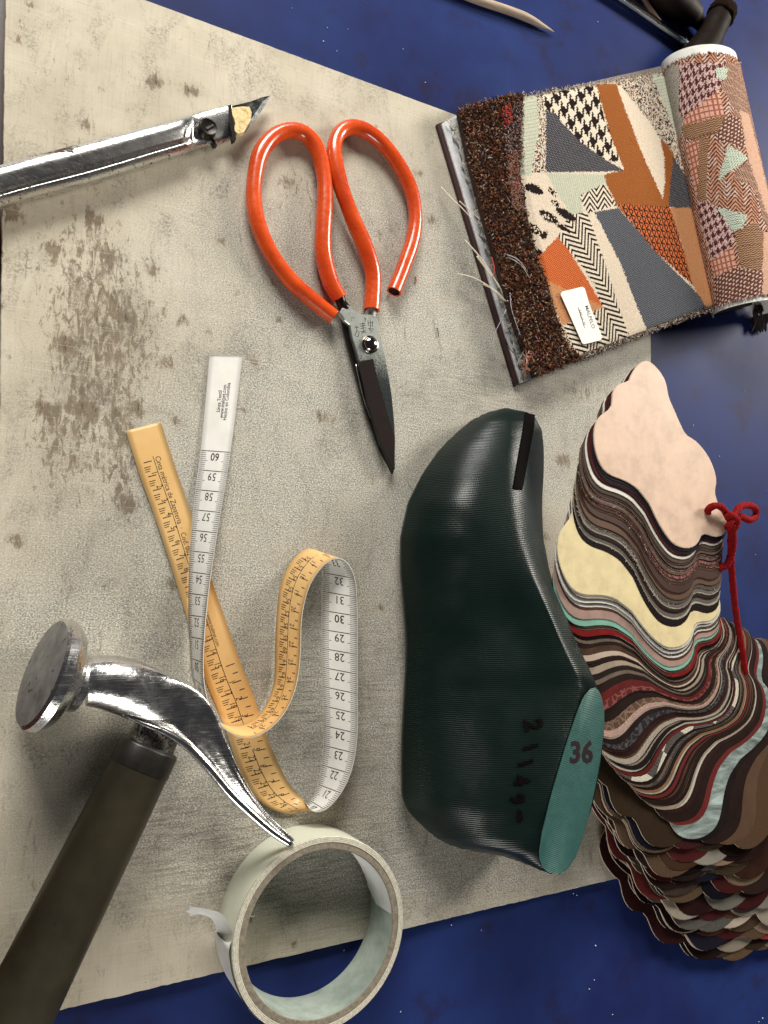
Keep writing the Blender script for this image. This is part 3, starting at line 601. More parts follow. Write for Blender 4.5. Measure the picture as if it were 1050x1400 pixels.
# ------------------------------------------------------------------ hammer
def hammer():
    root = thing('shoemaker_hammer', 'polished steel cobbler hammer with round face, swept peen and dark olive handle', 'hammer', P(150, 1000, BZ))
    ax0 = P(60, 920, BZ+23); ax1 = P(175, 953, BZ+24); ax = (ax1-ax0); ax /= np.linalg.norm(ax)
    ax = ax+np.array([0, 0, -.26]); ax /= np.linalg.norm(ax)
    u = np.cross(ax, [0, 0, 1]); u /= np.linalg.norm(u); w = np.cross(u, ax)
    def ring(c, r, r2=None, n=40, p=2.0):
        a = np.linspace(0, 2*np.pi, n, endpoint=False); r2 = r2 or r
        return c+np.cos(a)[:, None]*u*r+np.sin(a)[:, None]*w*r2
    # struck face: worn disc
    fc = ax0+ax*(-1)
    V, Fc = loft([ring(fc+ax*x, r) for x, r in [(-.6, 4), (-.55, 12), (-.4, 18), (-.1, 21.2), (1.0, 22.6), (4.4, 23.0), (5.2, 22.6), (8.6, 20.2), (9.2, 19.2), (11.6, 14.2), (13.0, 12.8), (16.5, 12.0)]])
    face_m, t = newmat('worn_face'); v = t.coord(); g = t.noise(v, .12, 5, .6); pit = t.ramp(t.noise(t.coord(loc=(3, 3, 1)), .4, 3, .5), [(.66, 0), (.7, 1)])
    t.set(color=t.mix(pit, t.ramp(g, [(.3, (.13, .125, .115)), (.7, (.27, .265, .25))]), (.015, .012, .01)), metal=.12, rough=.4, normal=t.bump(g, .3, .2))
    fm = []
    for f in Fc:
        fm.append(1 if min(f) < 40*3 and max(f) < 40*4 else 0)
    fm[-1] = 0; fm[-2] = 1
    part(root, 'striking_face', V, Fc, [CHROME, face_m], smooth=True, fmat=fm, auto=22)
    # neck and swept peen: measured ridge (bright lower edge) and thin upper edge
    R1 = [(118, 963, 31), (140, 968, 27), (168, 977, 25), (195, 989, 26), (226, 1001, 28), (254, 1018, 30), (282, 1046, 31), (314, 1084, 31), (344, 1113, 31), (372, 1137, 31), (397, 1154, 30.5)]
    U1 = [(122, 905, 34), (145, 909, 35), (172, 914, 36), (200, 917, 36), (232, 926, 36), (264, 941, 35), (291, 968, 33), (308, 1008, 32), (330, 1058, 32), (362, 1108, 31.5), (401, 1146, 31)]
    TH = [21, 20, 18, 14, 10, 7.5, 6.5, 6, 5.5, 5, 3.4]; FL = [0, .05, .15, .4, .75, 1, 1, 1, 1, 1, 1]
    rows = np.array([np.r_[P(a[0], a[1], BZ+a[2]-7), P(b[0], b[1], BZ+b[2]-7), th, fl] for a, b, th, fl in zip(R1, U1, TH, FL)])
    D = cr(rows, 70); sec = []
    a = np.linspace(0, 2*np.pi, 36, endpoint=False)
    for q in D:
        r_, u_, th, fl = q[:3], q[3:6], q[6], q[7]; c = (r_+u_)/2; hw = (u_-r_)/2*(1+.16*(1-fl)); hl = np.linalg.norm(hw)
        e = hw/hl; nrm = np.array([0, 0, 1.0])-e*e[2]; nrm /= np.linalg.norm(nrm)
        s = np.cos(a); k = np.sin(a)
        thick = th/2*(1-fl*.55*np.clip((s+1)/2, 0, 1))*1.0
        circ_r = hl
        hollow = -fl*1.6*np.exp(-((s-.1)/.55)**2)*(k > 0)
        ridge = fl*1.5*np.exp(-((s+.86)/.22)**2)*(k > 0)
        pts = c+s[:, None]*hw+(k*(thick*(fl)+(1-fl)*hl*.98)+hollow+ridge)[:, None]*nrm
        if fl < 1: pts = pts-nrm*(1-fl)*hl*.35
        sec.append(pts)
    last = sec[-1]; cc = last.mean(0); sec.append(cc+(last-cc)*.55+(D[-1, :3]-D[-3, :3])*.35)
    V, Fc = loft(sec); part(root, 'peen', V, Fc, CHROME, smooth=True, auto=60)
    # tang and handle
    rg = np.array([np.r_[P(x, y, BZ+z+.3), r_] for (x, y, z), r_ in zip(R1[2:], [.4, 1.0, 1.5, 1.8, 2.0, 2.0, 1.9, 1.7, 1.5])]); rg = cr(rg, 60)
    V, Fc = tube(rg[:, :3], rg[:, 3], 16); part(root, 'peen_ridge', V, Fc, metal('bright_steel', (.85, .84, .82), .16, .26, .3, .1), smooth=True)
    h0 = P(206, 1018, BZ+17); h1 = P(20, 1392, BZ+15); d = (h1-h0)/np.linalg.norm(h1-h0); hu = np.cross(d, [0, 0, 1]); hu /= np.linalg.norm(hu); hw_ = np.cross(hu, d)
    if hw_[2] < 0: hw_ = -hw_
    def hring(x, rx, rz, n=40, p=2.4):
        a = np.linspace(0, 2*np.pi, n, endpoint=False); cx = np.sign(np.cos(a))*np.abs(np.cos(a))**(2/p); sx = np.sign(np.sin(a))*np.abs(np.sin(a))**(2/p)
        return h0+d*x+cx[:, None]*hu*rx+sx[:, None]*hw_*rz
    V, Fc = loft([hring(x, r, r*.8) for x, r in [(-14, 9.5), (-6, 9.8), (-2, 10.2), (1, 10.8)]]); part(root, 'tang', V, Fc, metal('stained_steel', (.22, .21, .19), .3, .5, .3, .5, .45), smooth=True, auto=40)
    hm, t = newmat('olive_handle'); v = t.coord(); n = t.noise(v, .05, 5, .6); k = t.ramp(t.noise(v, .11, 5, .65), [(.66, 0), (.74, .9)])
    t.set(color=t.mix(k, t.ramp(n, [(.3, (.017, .013, .007)), (.7, (.032, .027, .014))]), (.006, .003, .002)), rough=.42, normal=t.bump(t.noise(v, .3, 4), .3, .15), spec=.4)
    bm_, t = newmat('black_band'); v = t.coord(); t.set(color=t.ramp(t.noise(v, .3, 4), [(.3, (.005, .004, .003)), (.7, (.012, .009, .007))]), rough=.4, normal=t.bump(t.noise(v, .8, 3), .3, .15))
    LH = np.linalg.norm(h1-h0)
    V, Fc = loft([hring(0, 10.6, 9.8), hring(.5, 12.1, 11.2), hring(1.4, 12.6, 11.7), hring(10.2, 12.75, 11.8)]); part(root, 'grip_band', V, Fc, bm_, smooth=True, auto=50)
    V, Fc = loft([hring(9.9, 12.5, 11.6), hring(LH*.4, 13.2, 12), hring(LH, 14.0, 12.4), hring(LH+70, 14.2, 12.2), hring(LH+100, 13, 11), hring(LH+103, 10, 8)]); part(root, 'handle', V, Fc, hm, smooth=True, auto=50)
hammer()

# ------------------------------------------------------------------ clicking knife (folded steel holder, top left)
def knife():
    root = thing('clicking_knife', 'folded chrome tube knife holder with a short angled blade, top left on the board', 'knife', P(150, 215, BZ))
    # stations: upper edge, lower edge
    E = [((-60, 243), (-60, 303)), ((-20, 233), (-20, 292)), ((0, 228), (2, 284)), ((40, 217), (44, 272)), ((120, 196), (128, 250)), ((200, 175), (210, 224)), ((240, 165), (250, 211)), ((256, 160), (262, 206)), ((266, 157), (270, 203)), ((290, 150), (297, 197)), ((314, 144), (321, 190))]
    ZC = [8, 8, 8, 8, 8, 8, 7.5, 6.5, 6, 5.5, 5.2]; FLT = [0, 0, 0, 0, 0, 0, .2, .7, 1, 1, 1]
    rows = np.array([np.r_[P(*a, BZ+z), P(*b, BZ+z-2), z, f] for (a, b), z, f in zip(E, ZC, FLT)]); D = cr(rows, 110); sec = []
    a = np.linspace(0, 2*np.pi, 72, endpoint=False)
    for q in D:
        A_, B_, z, f = q[:3], q[3:6], q[6], np.clip(q[7], 0, 1); c = (A_+B_)/2; hw = (A_-B_)/2; hl = np.linalg.norm(hw)
        cx, sx = np.cos(a), np.sin(a)
        up = np.array([0, 0, 1.0]); hz = hl*(.82*(1-f)+.42*f)
        # seam groove between the two folded lips on the camera side
        g = 1.9*np.exp(-((a-2.15)/.11)**2)*(1-f)+.5*np.exp(-((a-1.75)/.3)**2)*(1-f)
        sh = (np.abs(sx)**(1-.45*f))*np.sign(sx)
        pts = c+cx[:, None]*hw*(1-.02*f)+(sh*hz-g)[:, None]*up
        sec.append(pts)
    V, Fc = loft(sec)
    hm, t = newmat('tarnished_chrome'); v = t.coord(); n = t.noise(v, .12, 5, .6)
    sx_ = t.n('ShaderNodeSeparateXYZ'); t.l(t.coord((1, 1, 1), (0, 0, -.27)), sx_.inputs[0])
    my = t.math('ABSOLUTE', t.math('ADD', sx_.outputs[1], 3.2)); mk = t.math('MULTIPLY', t.ramp(t.math('MULTIPLY', sx_.outputs[0], -.02), [(.30, 0), (.42, 1)]), t.ramp(t.math('MULTIPLY', my, .2), [(.3, 1), (.75, 0)]))
    k = t.ramp(t.math('ADD', t.noise(t.coord((.30, .9, .5), (0, 0, .27)), 1, 7, .75), t.math('MULTIPLY', mk, .16)), [(.575, 0), (.60, 1)])
    t.set(color=t.mix(k, t.ramp(n, [(.3, (.62, .62, .60)), (.7, (.78, .78, .76))]), (.05, .03, .02)), metal=t.ramp(k, [(0, 1), (1, .2)]), rough=t.math('ADD', t.ramp(n, [(.3, .32), (.7, .22)]), t.math('MULTIPLY', k, .4)), normal=t.bump(t.noise(t.coord((.05, .9, .9), (0, 0, .27)), 1, 5), .35, .25))
    part(root, 'folded_holder', V, Fc, hm, smooth=True, auto=60)
    # pinch crease where tube meets clamp
    V, Fc = tube(cr([P(264, 160, BZ+11.5), P(263, 175, BZ+13), P(262, 192, BZ+12.2), P(266, 203, BZ+8)], 14), [.2, .5, .8, .9, .9, .9, .9, .8, .8, .7, .6, .5, .4, .2], 8); part(root, 'crease', V, Fc, hm, smooth=True)
    dark = simple('screw_black', (.012, .008, .006), .35, .5)
    c = P(284, 175, BZ+10); seg = 28; a = np.linspace(0, 2*np.pi, seg, endpoint=False)
    def lz(prof): 
        V = np.vstack([np.stack([c[0]+r*np.cos(a), c[1]+r*np.sin(a), np.full(seg, c[2]+z)], 1) for r, z in prof]); return V, [(i*seg+j, i*seg+(j+1) % seg, (i+1)*seg+(j+1) % seg, (i+1)*seg+j) for i in range(len(prof)-1) for j in range(seg)]+[tuple((len(prof)-1)*seg+j for j in range(seg))]
    V, Fc = lz([(4.6, -3), (4.6, 1.0), (4.2, 1.3), (3.4, .9)]); s = part(root, 'screw', V, Fc, dark, smooth=True, auto=40)
    V, Fc = prism(*[np.array([P(x, y, BZ+z) for x, y in [(283, 177), (292, 172), (291, 169.5), (282, 174)]]) for z in (11.5, 10.6)]); part(s, 'slot', V, Fc, STEEL)
    # blade and wooden wedge in the mouth
    bl = [(312, 146), (343, 138.6), (358, 133), (369.5, 130.5), (364, 142), (357, 152), (348, 164), (337, 178), (323, 184), (314, 186)]
    top = np.array([P(x, y, BZ+6) for x, y in bl]); bot = top.copy(); bot[:, 2] = BZ+4.6
    V, Fc = prism(top[::-1], bot[::-1]); part(root, 'blade', V, Fc, metal('dark_blade', (.32, .33, .32), .12, .3, .25, .2))
    be = [(369.5, 130.5), (364, 142), (357, 152), (348, 164), (337, 178), (332, 181), (343, 163), (352, 150), (359, 139)]
    V, Fc = plate(be, BZ+6.0, BZ+6.35); part(root, 'ground_edge', V, Fc, metal('bright_edge', (.9, .9, .88), .25, .35, .3, .1))
    wd = [(316, 147.5), (330, 145.5), (341, 146), (344, 154), (343, 164), (338, 172), (334, 180), (326, 182.5), (320, 178), (322, 168), (318, 158)]
    m, t = newmat('pale_wedge'); v = t.coord(); t.set(color=t.ramp(t.noise(v, .5, 6, .7), [(.35, (.42, .27, .11)), (.5, (.72, .55, .27)), (.75, (.82, .68, .38))]), rough=.8, normal=t.bump(t.noise(v, .7, 4), .6, .4))
    V, Fc = plate(wd, BZ+5, BZ+8.6); part(root, 'wedge', V, Fc, m)
    for pl in ([(312, 144), (316, 143), (318, 160), (323, 190), (319, 192), (313, 165)], [(288, 190), (292, 189), (297, 199), (292, 200)]):
        V, Fc = plate(pl, BZ+5, BZ+8.8 if pl[0][0] > 300 else BZ+7.6); part(root, 'mouth_rim', V, Fc, dark)
knife()

# ------------------------------------------------------------------ shoe last
def last():
    # outline: (y, xL, zL, ridge x, ridge z, xR, zR) per row
    Rw = [(558, 688, 13, 691, 13.5, 695, 13), (561, 673, 12, 690, 16, 712, 15), (566, 662, 11.5, 694, 20, 728, 18), (574, 646, 11, 696, 24, 734, 19), (588, 629, 11, 698, 28, 741, 20), (613, 603, 10.5, 697, 33, 743.5, 22), (647, 579, 10, 696, 37, 743.5, 24), (686, 559.5, 10, 700, 40, 741, 26),
          (734, 549, 10, 708, 42, 742.5, 29), (783, 549, 10, 724, 44, 752, 33), (831, 553.5, 10, 745, 46, 769, 36), (880, 557, 10, 766, 48, 789, 39), (915, 556, 10, 783, 49.5, 806, 42), (941, 554.5, 10, 797, 50, 818, 43), (970, 553, 10, 788, 50.5, 826.5, 43), (1006, 551, 10, 777, 51, 825.5, 43), (1050, 550.5, 10, 764, 51, 820.5, 43.5), (1090, 551, 10, 753, 51, 812.5, 44),
          (1108, 558, 11, 748.5, 51, 808, 44), (1122, 570, 13, 745.5, 50.5, 803.5, 44), (1133, 583, 15, 743, 50.5, 800, 44), (1148, 601, 19, 739.5, 50.5, 795.5, 44), (1158, 621, 23, 738, 50, 792, 44), (1165, 655, 27, 737.3, 50, 789.5, 44), (1171, 690, 32, 737, 49.5, 787, 44), (1180, 716, 39, 739, 49, 781, 44.5), (1188, 735, 44, 743.5, 48.5, 774, 45), (1195, 752, 46, 757, 47, 766, 46)]
    D = np.array(Rw, float); ys = np.unique(np.r_[np.linspace(558, 1195, 150), np.linspace(558, 600, 16), np.linspace(1140, 1195, 22)])
    from_rows = lambda k: np.interp(ys, D[:, 0], D[:, k])
    def smooth(a, n=2):
        for _ in range(n): a[1:-1] = (a[:-2]+2*a[1:-1]+a[2:])/4
        return a
    xL, zL, xr, zr, xR, zR = [smooth(from_rows(k).copy()) for k in range(1, 7)]
    plate_rows = (ys > 941)
    NL, NR = 56, 18
    def surf(i, s):            # s in 0..1 left part, 1..2 right part -> px x, z
        if s <= 1:
            x = xL[i]+(xr[i]-xL[i])*s
            y = ys[i]; heel = np.clip((y-1100)/60, 0, 1)
            g = .50*(1-(1-s)**3.2)+.50*(1-(1-s)**1.25)
            z = zL[i]+(zr[i]-zL[i])*g
            # hollow between vamp and heel block
            z -= 3.0*math.exp(-((y-850)/70)**2)*math.exp(-((s-.72)/.2)**2)
            z += 1.8*math.exp(-((y-700)/60)**2)*math.exp(-((s-.55)/.25)**2)
        else:
            t = s-1; x = xr[i]+(xR[i]-xr[i])*t
            q = 0 if ys[i] < 925 else np.clip((ys[i]-925)/20, 0, 1)
            z = zr[i]-(zr[i]-zR[i])*((1-q)*t**2+q*t)-1.6*q*min(1, t*5)
        return x, z
    V = []; n_s = NL+NR+1
    ss = np.r_[(np.linspace(0, 1, NL+1)**1.25), 1+np.linspace(0, 1, NR+1)[1:]]
    grid = np.zeros((len(ys), n_s, 3))
    for i in range(len(ys)):
        for j, s in enumerate(ss):
            x, z = surf(i, s); grid[i, j] = P(x, ys[i], BZ+z)
    for _ in range(2):
        g2 = grid.copy(); g2[1:-1, 1:-1] = (grid[1:-1, 1:-1]*2+grid[:-2, 1:-1]+grid[2:, 1:-1]+grid[1:-1, :-2]+grid[1:-1, 2:])/6
        keep = (ys[1:-1] > 935)
        for j in range(NL-2, NL+2): g2[1:-1, j][keep] = grid[1:-1, j][keep]
        grid = g2
    cen = grid.mean(1); V = []
    for i in range(len(ys)):
        l, r_ = grid[i, 0], grid[i, -1]; w = np.array([r_[0]-l[0], r_[1]-l[1], 0]); wl = np.linalg.norm(w)+1e-6; w /= wl; ins = min(8, wl*.3)
        under = [r_+w*.0-np.array([0, 0, (r_[2]-BZ)*.35]), r_-w*ins*.5+np.array([0, 0, (BZ+1.0)*1.0-r_[2]])*.85, np.r_[(r_-w*ins)[:2], BZ+.3], np.r_[(l+w*ins)[:2], BZ+.3], l+w*ins*.45+np.array([0, 0, -(l[2]-BZ)*.7]), l+w*ins*.1-np.array([0, 0, (l[2]-BZ)*.35])]
        V.append(np.vstack([grid[i], under]))
    m_ = n_s+6; Vv = np.vstack(V); n = len(ys)
    Fc = [(i*m_+j, (i+1)*m_+j, (i+1)*m_+(j+1) % m_, i*m_+(j+1) % m_) for i in range(n-1) for j in range(m_)]+[tuple(range(m_)), tuple((n-1)*m_+j for j in range(m_-1, -1, -1))]
    root = thing('shoe_last', 'dark green plastic shoe last lying on its side, with 36 on its end plate', 'shoe last', P(680, 880, BZ))
    bm_, t = newmat('dark_green_plastic'); v = t.coord(); n1 = t.noise(v, .05, 4); rid = t.wave(t.coord((1, 1, 1), (0, 0, .04)), .32, 'Y', .8); rid2 = t.wave(t.coord((1, 1, 1), (0, 0, .0)), .30, 'X', 1.5); brk = t.noise(v, .25, 4)
    brk = t.ramp(t.noise(v, .03, 3), [(.35, .35), (.65, 1)]); hgt = t.math('ADD', t.math('MULTIPLY', rid, brk), t.math('ADD', t.math('MULTIPLY', rid2, .07), t.math('MULTIPLY', t.noise(t.coord((1.6, .05, .5), (0, 0, .5)), 1, 4, .7), .35)))
    t.set(color=t.ramp(n1, [(.2, (.0024, .0082, .0070)), (.8, (.0034, .0115, .0098))]), rough=t.ramp(brk, [(.3, .30), (.7, .34)]), spec=.34, normal=t.bump(hgt, .7, .16))
    part(root, 'body', Vv, Fc, bm_, smooth=True, auto=50)
    pm, t = newmat('light_green_plate'); v = t.coord(); rid = t.wave(t.coord((1, 1, 1), (0, 0, -.08)), .36, 'Y', .6); n1 = t.noise(v, .2, 5, .6)
    t.set(color=t.mix(t.math('MULTIPLY', rid, .35), t.ramp(n1, [(.3, (.020, .082, .072)), (.7, (.032, .115, .10))]), (.013, .055, .048)), rough=.5, normal=t.bump(t.math('ADD', rid, n1), .6, .15))  # same green as the body, made much lighter
    pl = [(814, 940), (819, 945), (822.5, 953), (826, 970), (826.5, 990), (824, 1012), (820.5, 1040), (816, 1065), (811, 1090), (804.5, 1118), (798, 1142), (787, 1172), (777, 1187), (768, 1194), (760, 1195.5), (750, 1193), (742, 1186), (737.5, 1175), (737, 1164), (740, 1140), (745, 1120), (751, 1095), (757, 1073), (764, 1050), (771, 1026), (778, 1004), (785, 984), (791, 967), (799, 951), (807, 942)]
    def platez(x, y): 
        xl = np.interp(y, D[:, 0], D[:, 3]); xr_ = np.interp(y, D[:, 0], D[:, 5]); return 50.8-6.8*np.clip((x-xl)/50., -.2, 1.4)
    poly = np.array([(x, y) for x, y in pl]); pc = poly.mean(0)
    rows = [np.array([P(x, y, BZ+platez(x, y)+.15-1.2) for x, y in poly]), np.array([P(x, y, BZ+platez(x, y)+.3) for x, y in poly]), np.array([P(*(pc+(q-pc)*.975), BZ+platez(*(pc+(q-pc)*.975))+.75) for q in poly]), np.array([P(*(pc+(q-pc)*.5), BZ+platez(*(pc+(q-pc)*.5))+.8) for q in poly])]
    V, Fc = loft(rows[::1], cap=True); part(root, 'end_plate', V, Fc, pm, smooth=True, auto=50)
    # height of the body over a measured spot, for the marks
    def bodyz(px, py):
        i = int(np.clip(np.searchsorted(ys, py), 1, len(ys)-1)); gx, gy = proj(grid[i]); return float(np.interp(px, gx, grid[i][:, 2]))
    ink = simple('black_marker', (.002, .001, .001), .5, spec=.1)
    mb = MB()
    for ch, x, y, s_, rot in (('2', 728, 990, 30, 78), ('1', 724, 1021, 25, 68), ('1', 717, 1043, 26, 66), ('4', 711, 1066, 27, 72), ('9', 706, 1092, 25, 74)):
        s_ *= 1.15; g, f = text_geo(ch, 1, 'CENTER', .036, .1); a = math.radians(rot); gx, gy = g[:, 0]*s_*.95, g[:, 1]*s_
        X = x+gx*math.cos(a)+gy*math.sin(a); Y = y+gx*math.sin(a)-gy*math.cos(a)
        mb.add([P(px, py, bodyz(px, py)+.35) for px, py in zip(X, Y)], [q[::-1] for q in f])
    a = np.linspace(0, 2*np.pi, 16, endpoint=False)
    mb.add([P(711+5*math.cos(q), 1116+8*math.sin(q), bodyz(711, 1116)+.4) for q in a], [tuple(range(16))])
    part(root, 'handwritten_number', mb.v, mb.f, ink, 'black handwritten 21149 and a dot')
    g, f = text_geo('36', 1, 'CENTER', .03); sc = 41
    X = 795+g[:, 0]*sc*.80+.05*g[:, 1]*sc; Y = 1030-g[:, 1]*sc
    part(root, 'size_number', [P(px, py, BZ+platez(px, py)+1.0) for px, py in zip(X, Y)], f, simple('maroon_stamp', (.022, .008, .012), .5), 'dark stamped 36')
    # slit along the toe: a black surface strip paints its dark inside
    s0 = cr([(725, 565.5), (723, 585), (716, 625), (709, 665), (708, 669)], 26); V = []
    for k, (x, y) in enumerate(s0):
        wd_ = np.interp(y, [565, 580, 670], [6.3, 7.0, 6.0]); 
        for q in np.linspace(-1, 1, 5): V.append(P(x+q*wd_, y+q*1.2, bodyz(x+q*wd_, max(y, 566))+.35+.5*(1-abs(q))))
    Fc = [(5*i+j, 5*i+j+1, 5*i+6+j, 5*i+5+j) for i in range(25) for j in range(4)]
    V = np.array(V); V2 = V-np.array([0, 0, 1.6]); nn = len(V); allF = Fc+[tuple(i+nn for i in q[::-1]) for q in Fc]
    bl = [5*i for i in range(26)]; br = [5*i+4 for i in range(26)]
    allF += [(bl[i], bl[i+1], bl[i+1]+nn, bl[i]+nn) for i in range(25)]+[(br[i+1], br[i], br[i]+nn, br[i+1]+nn) for i in range(25)]+[(125, 126, 127, 128, 129, 129+nn, 128+nn, 127+nn, 126+nn, 125+nn)]
    part(root, 'toe_slot', np.vstack([V, V2]), allF, simple('slot_shade_black', (.002, .001, .001), .8, spec=.05), 'black strip along the toe', smooth=False)
last()

# ------------------------------------------------------------------ fabric sample book
def fabric_attr_mat(name, rough=.85, relief=.25, period=1.0):
    m, t = newmat(name); at = t.n('ShaderNodeVertexColor', layer_name='weave'); v = t.coord()
    n = t.noise(v, 1.6, 3); fz = t.voro(v, 1.5)
    col = t.mix(t.ramp(n, [(.3, .35), (.7, 0)]), at.outputs[0], (.02, .012, .01))
    t.set(color=col, rough=rough, spec=.06, normal=t.bump(t.math('ADD', fz, n), .55, relief)); return m
def set_colors(me, cols):
    ca = me.color_attributes.new('weave', 'FLOAT_COLOR', 'CORNER'); c = np.ones((len(me.loops), 4), np.float32); c[:, :3] = np.repeat(cols, 4, 0)[:len(me.loops)]
    ca.data.foreach_set('color', c.ravel())
def hsh(i, j, k=0):
    q = (i.astype(np.int64)*73856093) ^ (j.astype(np.int64)*19349663) ^ (k*83492791); q = (q ^ (q >> 13))*1274126177; return ((q ^ (q >> 16)) & 0xffff)/65535.0
def rotuv(u, v, deg): a = math.radians(deg); return u*math.cos(a)-v*math.sin(a), u*math.sin(a)+v*math.cos(a)
BLK = np.array([.012, .006, .006]); CRM = np.array([.78, .68, .54])
def ix(x): return np.floor(x).astype(int)
def pat(kind, u, v):
    """woven colour for cloth coordinates in mm"""
    n = len(u); r = hsh(ix(u/.4), ix(v/.4), 3)[:, None]
    def two(m, a, b): return np.where(m[:, None], a, b)
    if kind == 'houndstooth':
        uu, vv = rotuv(u*.98, v*.98, 22); i, j = ix(uu/1.2), ix(vv/1.2); w = (i//4) % 2 == 0; f = (j//4) % 2 == 0; tw = ((i+j) % 4) < 2
        return two(np.where(tw, w, f), BLK, CRM)
    if kind == 'dots':
        j = ix(v/.8); i_, j_ = ix(u/.362), ix(v/.362); k = ((i_+2*((j_//3) % 2)) % 4 < 2) & (j_ % 3 < 2); return two(k, np.array([.22, .215, .22]), np.array([.010, .010, .02]))
    if kind == 'weave_brown': k = ((ix(u/.724)+ix(v/.724)) % 2 == 0); return two(k, np.array([.44, .15, .032]), np.array([.19, .05, .012]))
    if kind == 'orange': k = ((ix(u/1.08)+ix(v/.724)) % 2 == 0); return two(k, np.array([.68, .20, .06]), np.array([.42, .062, .014]))
    if kind == 'tan': k = ((ix(u/.5)+ix(v/.5)) % 2 == 0); return two(k, np.array([.62, .30, .14]), np.array([.48, .21, .09]))
    if kind == 'cream': return np.array([.76, .64, .50])*(.92+.12*r)
    if kind == 'mint': k = (v/2.3 % 1) < .16; return two(k, np.array([.36, .38, .28]), np.array([.56, .57, .45]))*(.94+.08*r)
    if kind == 'mintv': k = (u/1.9 % 1) < .16; return two(k, np.array([.38, .40, .30]), np.array([.58, .59, .46]))*(.94+.08*r)
    if kind == 'boucle':
        q = hsh(ix(u/.75+.3*np.sin(v)), ix(v/.9), 5); q2 = hsh(ix(u/.45), ix(v/.6), 9); m = (q*.6+q2*.4)
        return np.where((m < .42)[:, None], BLK+.015, np.where((q2 > .93)[:, None], np.array([.42, .12, .07]), CRM*.9))
    if kind == 'slate': k = (((ix(u/1.08)+ix(v/.724)) % 2) == 0) & (ix(v/.362) % 2 == 0); k2 = (ix(v/.724) % 2 == 0); return np.where(k[:, None], np.array([.24, .25, .26]), np.where(k2[:, None], np.array([.03, .034, .048]), np.array([.06, .066, .085])))
    if kind == 'zigzag':
        uu, vv = rotuv(u, v, 22); p = 19.; w = np.abs(((uu+1)/p % 1)-.5)*p; k = ((w*1.05-vv)/4.1 % 1) < .46; return two(k, BLK, CRM)
    if kind == 'zigzag2':
        uu, vv = rotuv(u, v, -12); p = 14.; w = np.abs((uu/p % 1)-.5)*p; k = ((w*1.1+vv)/4.1 % 1) < .46; return two(k, BLK, CRM)
    if kind == 'kays':
        uu, vv = rotuv(u, v, 14); c = ix(uu/4.4); x = (uu/4.4 % 1); y = ((vv/4.8+.5*(c % 2)) % 1)
        k = (np.abs(x-.12) < .10) | ((np.abs(y-.5-(x-.15)*.62) < .12) & (x > .15) & (x < .8)) | ((np.abs(y-.5+(x-.15)*.62) < .12) & (x > .15) & (x < .8)) | ((np.abs(x-.8) < .10) & (np.abs(y-.02) < .16))
        g = (ix(u/.55)+ix(v/.55)) % 2 == 0
        return np.where(k[:, None], BLK, two(g, np.array([.62, .17, .05]), np.array([.5, .11, .03])))
    if kind == 'tweedbase': return np.array([.03, .014, .01])+.05*r
    if kind == 'h_maroon':
        uu, vv = rotuv(u, v, 8); i, j = ix(uu/.72), ix(vv/.72); w = (i//4) % 2 == 0; f = (j//4) % 2 == 0; tw = ((i+j) % 4) < 2
        g = hsh(i, j, 2)[:, None]; return two(np.where(tw, w, f), np.array([.11, .025, .03]), np.array([.72, .50, .46]))*(.55+.6*g)
    if kind == 'salmon': k = (u/1.0 % 1) < .35; k2 = (v/.6 % 1) < .3; return two(k | k2, np.array([.36, .13, .085]), np.array([.74, .40, .30]))
    if kind == 'brown_dots': j = ix(v/.8); k = (np.abs(((u/1.1+.5*(j % 2)) % 1)-.5) < .25) & (np.abs((v/.8 % 1)-.5) < .32); return two(k, np.array([.52, .34, .20]), np.array([.17, .075, .04]))
    if kind == 'greyweave': k = (ix(u/.7)+ix(v/.7)) % 2 == 0; return two(k, np.array([.55, .51, .44]), np.array([.14, .12, .10]))
    if kind == 'lines': uu, vv = rotuv(u, v, -35); k = (uu/1.3 % 1) < .45; return two(k, np.array([.09, .03, .02]), np.array([.52, .33, .24]))
    if kind == 'mintdots': j = ix(v/.9); k = (np.abs(((u/1.2+.5*(j % 2)) % 1)-.5) < .2) & (np.abs((v/.9 % 1)-.5) < .3); return two(k, np.array([.10, .13, .10]), np.array([.60, .66, .54]))
    if kind == 'zig_brown':
        uu, vv = rotuv(u, v, -10); p = 13.; w = np.abs((uu/p % 1)-.5)*p; k = ((w+vv)/2.9 % 1) < .5; g = hsh(ix(u/4), ix(v/6), 8)[:, None]
        return two(k, np.array([.10, .03, .024]), np.where(g > .5, np.array([.70, .50, .40]), np.array([.62, .32, .20])))
    if kind == 'flecks':
        uu, vv = rotuv(u, v, 25); q = (np.abs(((uu/4.2+.5*(ix(vv/2.1) % 2)) % 1)-.5) < .25) & (np.abs((vv/2.1 % 1)-.5) < .2); k = (ix(u/.8)+ix(v/.6)) % 2 == 0
        return np.where(q[:, None], np.array([.78, .60, .52]), two(k, np.array([.22, .09, .055]), np.array([.08, .028, .02])))
    if kind == 'peach': return np.array([.68, .42, .30])*(.85+.2*r)
    return np.tile(CRM, (n, 1))

